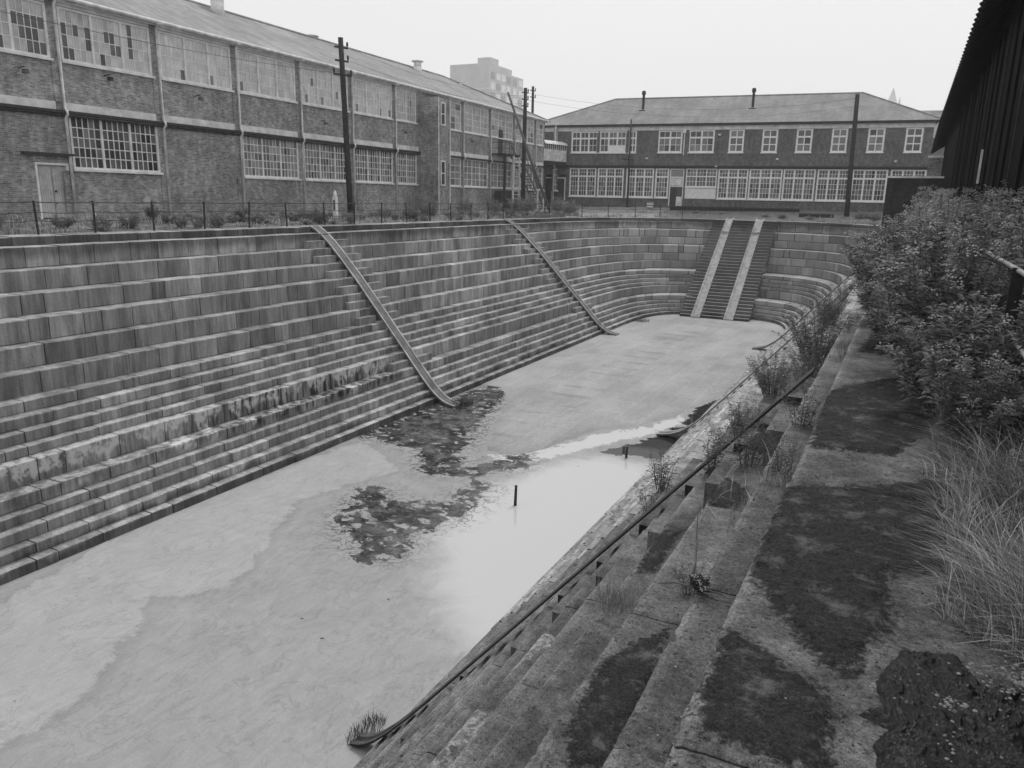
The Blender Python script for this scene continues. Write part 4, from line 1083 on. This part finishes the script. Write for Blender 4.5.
# leafy flowering bushes of the overgrown east bank
BG = 'flowering bushes on the overgrown bank'
A1 = shrub('flowering_bush', 'low dense leafy bush beside the grass, nearest to the railing post', 'bush', 11, .85, .5, 60, 85, .085, .024, (.07,.27), .35, .4, .014, BG)
A2 = shrub('flowering_bush', 'tall leafy flowering bush overhanging the stone coping', 'bush', 12, 1.5, .8, 95, 105, .10, .024, (.06,.28), .5, .45, .021, BG)
A3 = shrub('tall_weed', 'tall feathery willowherb at the back of the bank against the black shed', 'weed', 13, 1.75, .6, 60, 80, .12, .016, (.14,.44), .55, .75, .022, BG)
A1.location = (.58, 5.75, 0); A1.scale = (.85,.85,.8); A1.rotation_euler[2] = .3
A2.location = (.38, 8.3, 0)
A3.location = (1.35, 9.0, 0)
spots = [(A1,(1.0,4.9,0),.65,1.9,'low leafy bush at the right edge under the railing'),(A1,(.45,6.7,0),1.1,4.0,'rounded dark bush where the coping goes under the leaves'),(A1,(1.1,6.6,0),1.15,2.4,'leafy bush right behind the railing post'),
 (A1,(.62,7.4,0),1.15,5.1,'leafy bush between railing and coping behind the rounded dark one'),
 (A2,(.12,9.9,0),.9,1.2,'flowering bush leaning over the coping edge'),(A2,(1.0,10.6,0),1.05,3.3,None),(A2,(-.02,12.0,0),.98,5.0,'bush with pale flower heads hanging out over the upper steps'),
 (A2,(.95,13.2,0),1.08,.4,None),(A2,(1.6,12.2,0),1.1,2.0,None),(A2,(-.15,15.0,0),1.0,2.9,None),(A2,(1.0,16.4,0),1.1,4.2,None),(A2,(.05,18.6,0),.92,.9,None),(A2,(1.1,20.5,0),1.15,1.4,None),
 (A2,(.1,23.0,0),.9,3.9,None),(A2,(.9,25,0),.95,5.5,None),(A2,(-.1,28.0,0),.8,.1,None),(A2,(.7,31,0),.9,2.2,None),(A2,(.2,35,0),.8,1.1,None),(A2,(.7,38,0),.9,4.4,None),(A2,(.3,43,0),.85,3.1,None),(A2,(.6,48,0),.9,.6,None),(A2,(.2,53,0),.9,5.2,None),
 (A3,(1.5,7.6,0),.92,1.0,None),(A3,(1.3,11.4,0),1.02,2.0,None),(A3,(.7,14.5,0),1.0,3.0,None),(A3,(1.4,14.6,0),1.08,4.0,None),(A3,(.6,18,0),1.1,5.0,None),(A3,(1.4,18.5,0),1.15,.5,None),(A3,(.5,22.5,0),1.15,1.5,None),(A3,(1.3,24,0),1.2,2.5,None),(A3,(.6,27,0),.95,3.5,None),(A3,(1.2,30,0),1.25,4.5,None),(A3,(.6,33,0),.95,5.5,None),(A3,(1,37,0),1.35,1.8,None),(A3,(.6,41,0),1.0,2.8,None),(A3,(.8,46,0),1.5,3.8,None),(A3,(.7,51,0),1.0,4.8,None)]
for src, loc, sc, rz, lab in spots:
    copy_tree(src, loc, rz, sc, lab or ('leafy bush with pale flower heads in the thick of the overgrown bank' if src is A2 else 'feathery upright weed in the thick of the overgrown bank'), BG)
A4 = shrub('tall_weed', 'lanky tall weed standing above the bushes behind the railing post', 'weed', 14, 2.0, .55, 9, 62, .11, .014, (.12,.40), .5, .85, .02, BG, bare=.25)
A4.location = (1.25, 7.9, 0)
for x, y, sc, rz in ((1.6,9.6,.95,1),(.75,11.2,.92,2),(.35,13.3,.95,3),(1.5,13.4,1.0,4),(.55,16.6,1.0,5),(1.5,16.2,1.08,.5),(.3,20.6,.9,1.5),(1.2,22,1.1,2.5),(.7,26,1.0,3.5),(1.6,11,1.0,4.4)):
    copy_tree(A4, (x,y,0), rz, sc, 'lanky weed stalk sticking up out of the overgrown bank', BG)
# weeds rooted in the steps
SG = 'weeds rooted in the east steps'
W1 = shrub('step_shrub', 'bushy shrub growing out of the steps beyond the nearest slide', 'shrub', 21, 1.45, .85, 60, 85, .08, .016, (.07,.24), .2, .45, .014, SG, bare=.12)
W1.location = (-1.0, 12.9, -.97); W1.scale = (.85,.85,.85)
W2 = shrub('step_weed', 'thin stalky weed growing from a joint in the steps', 'weed', 22, .5, .26, 11, 60, .04, .009, (.05,.16), .1, .6, .008, SG, bare=.0)
W2.location = (-1.42, 8.6, -.97)
for src, loc, sc, rz, lab in [(W1,(-.9,11.0,-.97),.5,1.2,'dark shrub on the upper step right below the coping'),(W1,(-1.75,13.6,-1.64),.6,2.2,'shrub lower on the steps behind the bushy one'),(W1,(-1.3,18,-.97),.6,3.0,'shrub high on the steps under the flower heads'),
  (W1,(-2.6,19.5,-2.99),.45,4.0,'shrub far down the steps towards the dark open water'),(W1,(-1.5,22,-1.64),.6,5.0,'farthest shrub on the east steps, near the dock head'),(W1,(-1.4,27,-1.64),.65,.4,'pale bush on the east steps below the far coping'),
  (W1,(-.95,9.9,-.97),.42,.6,'small dark bush tucked under the coping edge'),(W1,(-1.5,10.4,-1.64),.5,1.6,'small bush against the near slide'),
  (W2,(-.62,6.9,-.29),.9,1.0,'little weed clinging below the coping beside the mossy tread'),(W2,(-1.15,7.6,-.97),1.2,2.0,'spindly weed above the dark mossy tread'),(W2,(-1.75,9.0,-1.64),1.3,3.0,'spindly weed beside the near slide, upper'),
  (W2,(-.6,5.6,-.29),.7,4.0,'tiny weed in the top joint below the coping'),(W2,(-1.0,4.75,-.97),.55,5.0,'dead twig standing in the second step'),(W2,(-2.6,9.9,-2.29),1.4,.3,'spindly weed below the near slide'),(W2,(-3.3,12,-3.65),1.5,.9,'stalky weed among the lower east steps'),
  (W2,(-2.1,11.4,-2.29),1.6,2.2,'tall stalky weed beyond the near slide')]: copy_tree(src, loc, rz, sc, lab, SG)
W3 = shrub('rosette_weed', 'small dark rosette weed on the second step down with a long twig', 'weed', 23, .09, .06, 26, 14, .03, .012, (.02,.05), .3, .3, .006, bare=.3)
W3.location = (-.70, 3.53, -.285)
m = MB(); m.tube([(-.05,.0,.02),(-.05,.1,.10),(-.08,.22,.17),(-.1,.3,.30)], [.006,.006,.005,.002], 5); m.tube([(-.02,0,.015),(-.12,-.0,.02),(-.2,-.03,.01)], [.007,.006,.004], 5); m.tube([(.02,0,.012),(.1,0,.02),(.17,-.02,.008)], [.006,.005,.003], 5)
m.build('twig', M['stem'], W3)
# tuft of rushes at the foot of the near slide
def tuft(name, label, seed, n, r, h, tones, mat='grass', w=.006, loc=(0,0,0), lean=.5, sx=1, sy=1):
    random.seed(seed); m = MB()
    for k in range(n):
        a, rr = uni(0, 6.28), r*math.sqrt(rnd()); p = Vector((math.cos(a)*rr*sx, math.sin(a)*rr*sy, -.01)); hh = h*uni(.5, 1.1)
        b = uni(0, 6.28); d = Vector((math.cos(b), math.sin(b), 0))*lean*uni(.2,1.2); s = Vector((-d.y, d.x, 0)); s = s.normalized()*w if s.length > 1e-4 else Vector((w,0,0)); t = uni(*tones)
        prev = None
        for q in range(4):
            f = q/3; c = p + Vector((0,0,hh*(f-.18*f*f*lean))) + d*hh*f*f; ww = s*(1-f*.9)
            cur = (m.vert(c-ww), m.vert(c+ww))
            if prev: m.idx((prev[0], prev[1], cur[1], cur[0]), t)
            prev = cur
    o = m.build(name, M[mat], None); o.location = loc; return o
tag(tuft('rush_tuft', '', 31, 300, .36, .2, (.015,.05), w=.008, loc=(-7.5, 9.5, FLOOR-.02), lean=.5, sx=.7, sy=1.3), 'dark tuft of rushes in the water at the foot of the nearest slide', 'rushes')
tag(tuft('grass_tuft', '', 32, 160, .14, .24, (.10,.22), w=.0022, loc=(-1.42, 4.45, -1.0), lean=.9), 'small pale grass tuft in a joint of the second step', 'grass tuft')
tag(tuft('grass_tuft', '', 33, 300, .5, .45, (.03,.08), w=.008, loc=(-17.3, 29.6, FLOOR), lean=.5), 'rounded grassy tuft where the west slide meets the floor', 'grass tuft')
tag(tuft('grass_tuft', '', 34, 300, .9, .4, (.03,.07), w=.012, loc=(-18.3, 58.3, FLOOR), lean=.6, sx=1.3, sy=.5), 'dark grassy tuft on the dry floor at the foot of the curved wall', 'grass tuft')
# long grass on the bank: nobody could count it
random.seed(41); gms = MB()
def blade(m, p, hh, d, w, t, nseg=4):
    s = Vector((-d.y, d.x, 0)); s = s.normalized()*w if s.length > 1e-4 else Vector((w,0,0)); prev = None
    for q in range(nseg+1):
        f = q/nseg; c = p + Vector((0,0,hh*(f-.45*f*f*min(1.3, d.length)))) + d*hh*f*f; ww = s*(1-f*.92)
        cur = (m.vert(c-ww), m.vert(c+ww))
        if prev: m.idx((prev[0], prev[1], cur[1], cur[0]), t*(.75+.5*f))
        prev = cur
for k in range(34000):
    y = 2.75 + 7*rnd()**1.3; x = uni(.26, 1.75)
    xm = .33 + .10*fbm(y*1.7, 2.2) + max(0, (3.3-y))*.85
    if x < xm: continue
    dn = fbm(x*2.2, y*2.2, 7)
    if rnd() > .75 + dn: continue
    edge = min(1, (x-xm)/.25)
    hh = (.12 + .26*edge)*uni(.4, 1.25)*(1 + .6*dn)
    a = random.gauss(3.0 + 1.9*fbm(x*2.2, y*2.2, 11), .9); l = uni(.35, 1.25)
    t = uni(.06, .19) if rnd() < .66 else uni(.26, .55)
    blade(gms, Vector((x, y, -.015)), hh, Vector((math.cos(a), math.sin(a), 0))*l, uni(.0012, .0036), t)
tag(gms.build('grass', M['grass'], None), kind='stuff')
gms = MB()
for k in range(15000):
    y = 13 + 58*rnd(); x = -27.62 - 5.6*rnd(); dn = fbm(x*.8, y*.8, 17)
    if rnd() > .42 + 1.3*dn: continue
    a = uni(0, 6.28); z = max(0,(-27.5-x)*.06)-.06
    blade(gms, Vector((x, y, z)), uni(.12,.42)*(1+dn), Vector((math.cos(a), math.sin(a), 0))*uni(.2,1), uni(.008,.02)*(1+y/60), uni(.07,.2) if rnd()<.6 else uni(.22,.42), 2)
for k in range(5000):
    t_ = uni(2, 39); o_ = .95 + 5*rnd()**1.3; x, y = curve(0, t_, o_); dn = fbm(x*.6, y*.6, 18)
    if rnd() > .35 + 1.4*dn: continue
    a = uni(0, 6.28); blade(gms, Vector((x, y, gh(x,y)-.02)), uni(.12,.45), Vector((math.cos(a), math.sin(a), 0))*uni(.2,1), uni(.02,.04), uni(.06,.25), 2)
for k in range(5200):
    i = random.choice((1,1,2,2,2,3,3,4,5)); y = 5.2 + 14*rnd()**1.2; zz = ZL[i-1]; dn = fbm(y*.9, i*4.7, 23)
    if rnd() > .12 + 1.5*dn: continue
    x = XR[i-1] - abs(random.gauss(0, .07)) if rnd() < .7 else uni(XR[i]+.03, XR[i-1])
    a = uni(0, 6.28); blade(gms, Vector((x, y, zz-.01)), uni(.05,.26)*(1+dn), Vector((math.cos(a), math.sin(a), 0))*uni(.2,1), uni(.002,.005), uni(.05,.14) if rnd()<.6 else uni(.18,.34), 3)
tag(gms.build('ground_cover', M['grass'], None), kind='stuff')
# crumpled tarpaulin and rubble
random.seed(51)
TP = [(.16,2.93),(.08,2.67),(.11,2.55),(.05,2.46),(.13,2.42),(.10,2.33),(.12,2.0),(.2,1.5),(.9,1.5),(.95,2.3),(.85,2.85),(.6,2.9),(.44,2.80),(.36,3.0)]
m = MB(); n = 230; x0, x1, y0, y1 = 0, 1.0, 1.45, 3.05; ids = {}
for a in range(n+1):
    for b in range(n+1):
        x, y = x0+(x1-x0)*a/n, y0+(y1-y0)*b/n; d = sdf(TP, x, y) + .015*fbm(x*11, y*11, 2)
        wx, wy = fbm(x*3.2, y*2.6, 5), fbm(x*2.7, y*3.1, 9)
        ph = (x*62 + wx*13) + (y*10 + wy*15)
        ridge = (1-abs(math.sin(ph)))**2 + .55*(1-abs(math.sin(ph*2.3 + wy*5)))**2
        amp = .35 + .65*max(0, min(1, .5 + 1.6*fbm(x*2.5, y*2.5, 14)))
        z = -.015 + .028*max(0, min(1, d/.035)) + (.021*ridge*amp + .02*abs(fbm(x*7, y*7, 8)))*max(0, min(1, d/.05))
        ids[a, b] = (m.vert((x, y, z)), d)
for a in range(n):
    for b in range(n):
        q = [ids[a,b], ids[a+1,b], ids[a+1,b+1], ids[a,b+1]]
        if max(i[1] for i in q) > -.01: m.idx([i[0] for i in q])
tag(m.build('tarpaulin', M['tarp'], None, True), 'black crumpled tarpaulin lying on the ground at the bottom right corner', 'tarpaulin')
def pebble(m, c, s, t=.5):
    n0 = len(m.v); N = 7
    pr_ = [(.0,1.0),(.75,.55),(1.0,-.1),(.6,-.7)]
    m.v.append((c[0], c[1], c[2]+s*.6)); rows_ = []
    for (r_, z) in pr_[1:]:
        row = []
        for k in range(N):
            a = 6.283*k/N; j = uni(.7, 1.25); row.append(m.vert((c[0]+math.cos(a)*r_*s*j, c[1]+math.sin(a)*r_*s*j*.8, c[2]+z*s*.6)))
        rows_.append(row)
    for k in range(N):
        m.idx((n0, rows_[0][k], rows_[0][(k+1)%N]), t)
        for u, v in zip(rows_[:-1], rows_[1:]): m.idx((u[k], v[k], v[(k+1)%N], u[(k+1)%N]), t)
m = MB()
for k in range(260):
    x, y = random.gauss(.55, .07), random.gauss(2.86, .055); pebble(m, (x, y, .025+uni(0,.025)), uni(.002,.008))
for k in range(18):
    x, y = random.gauss(.31, .03), random.gauss(2.58, .025); pebble(m, (x, y, .045), uni(.003,.009))
for k in range(30): pebble(m, (uni(.1,.75), uni(2.1,2.9), .042), uni(.002,.006))
for k in range(22): pebble(m, (random.gauss(.29,.02), random.gauss(2.38,.09), .045), uni(.003,.007))
tag(m.build('rubble', M['rubble'], None), kind='stuff')
# grit and crumbs lying over the coping and the first steps
m = MB(); m2 = MB()
for k in range(700):
    i = random.choice((0,0,0,0,1,2,3)); z = 0.0 if i == 0 else ZL[i-1]; xa, xb = (XR[i]+.03, .4 if i == 0 else XR[i-1])
    y = 1.8 + 7*rnd()**1.5 + i*.5; s = .002 + .006*rnd()**3
    pebble(m if rnd() < .25 else m2, (uni(xa, xb), y, z+.004), s)
tag(m.build('grit', M['rubble'], None), kind='stuff'); tag(m2.build('debris', M['gap'], None), kind='stuff')

# weeds along the west fence and round the head
FG = 'weed clumps along the fence'
V1 = shrub('weed_clump', 'spreading pale weed clump between fence and brick wall', 'weed clump', 61, .6, .6, 26, 34, .16, .035, (.10,.26), .3, .6, .03, FG)
V2 = shrub('dark_bush', 'low dark bush between fence and brick wall', 'bush', 62, .8, .65, 30, 44, .15, .04, (.05,.16), 0, .75, .03, FG)
V3 = shrub('feathery_weed', 'tall pale feathery weed between fence and brick wall', 'weed', 63, 1.35, .8, 38, 46, .17, .032, (.14,.30), .2, .8, .03, FG)
V1.location = (-28.6, 20.4, .02); V2.location = (-28.4, 16.0, .02); V3.location = (-31.2, 58.6, .2)
random.seed(71)
for (src, loc, sc, lab) in [(V2,(-28.9,22.0,.05),.75,'round dark bush in front of the plank door'),(V2,(-28.3,26.1,.0),.6,None),(V2,(-29.5,34.2,.05),1.0,None),(V2,(-28.8,42.4,0),1.1,None),
    (V3,(-30.0,46.5,.1),1.15,'tall pale weed before the stair tower'),(V3,(-31.5,54,.2),1.1,None),(V3,(-31.0,62.5,.2),1.25,'pale bushy weed at the foot of the fire escape'),(V3,(-31.6,66,.2),1.35,None),(V3,(-30.3,69.8,.2),1.3,'light bush by the raking spar'),(V3,(-29.4,71.5,.2),1.0,None),(V2,(-30.6,73,.2),1.1,None),
    (V3,(-4.0,78.2,.1),.8,'pale weeds beyond the coping under the stout pole'),(V3,(-2.6,77.6,.1),.8,None),(V2,(-3.3,78.6,.1),1.0,None),(V1,(-16.5,78.6,.2),.8,None),(V1,(-19,79,.2),.9,None),(V1,(-12,77.5,.1),.9,None),(V1,(-10.5,77,.1),1.0,None),(V1,(-8,76.5,.05),.8,None)]:
    copy_tree(src, loc, uni(0,6.28), sc, lab, FG)
for k in range(105):
    y = 14 + 56*rnd()**.85; x = -27.75 - 5.0*rnd()**1.1
    src = random.choice((V1,V1,V1,V1,V3,V3,V2)); sc = uni(.35,.95)*(.55 if src is V3 else 1)
    copy_tree(src, (x, y, max(0,(-27.5-x)*.06)-.03), uni(0,6.28), (sc*uni(.8,1.4), sc*uni(.8,1.4), sc*uni(.7,1.1)), None, FG)

# ------------------------------------------------------------------ thin summer haze
m = MB(); m.box(-190, 60, -13, 300, -9.5, 44)
hz = bpy.data.materials.new('haze_air'); hz.use_nodes = True; hn = hz.node_tree
hn.nodes.remove(hn.nodes['Principled BSDF']); pv = hn.nodes.new('ShaderNodeVolumePrincipled')
pv.inputs['Color'].default_value = (.95,.95,.95,1); pv.inputs['Density'].default_value = .0008; pv.inputs['Anisotropy'].default_value = .2
hn.links.new(pv.outputs[0], hn.nodes['Material Output'].inputs['Volume'])
tag(m.build('haze', hz, None), kind='stuff')
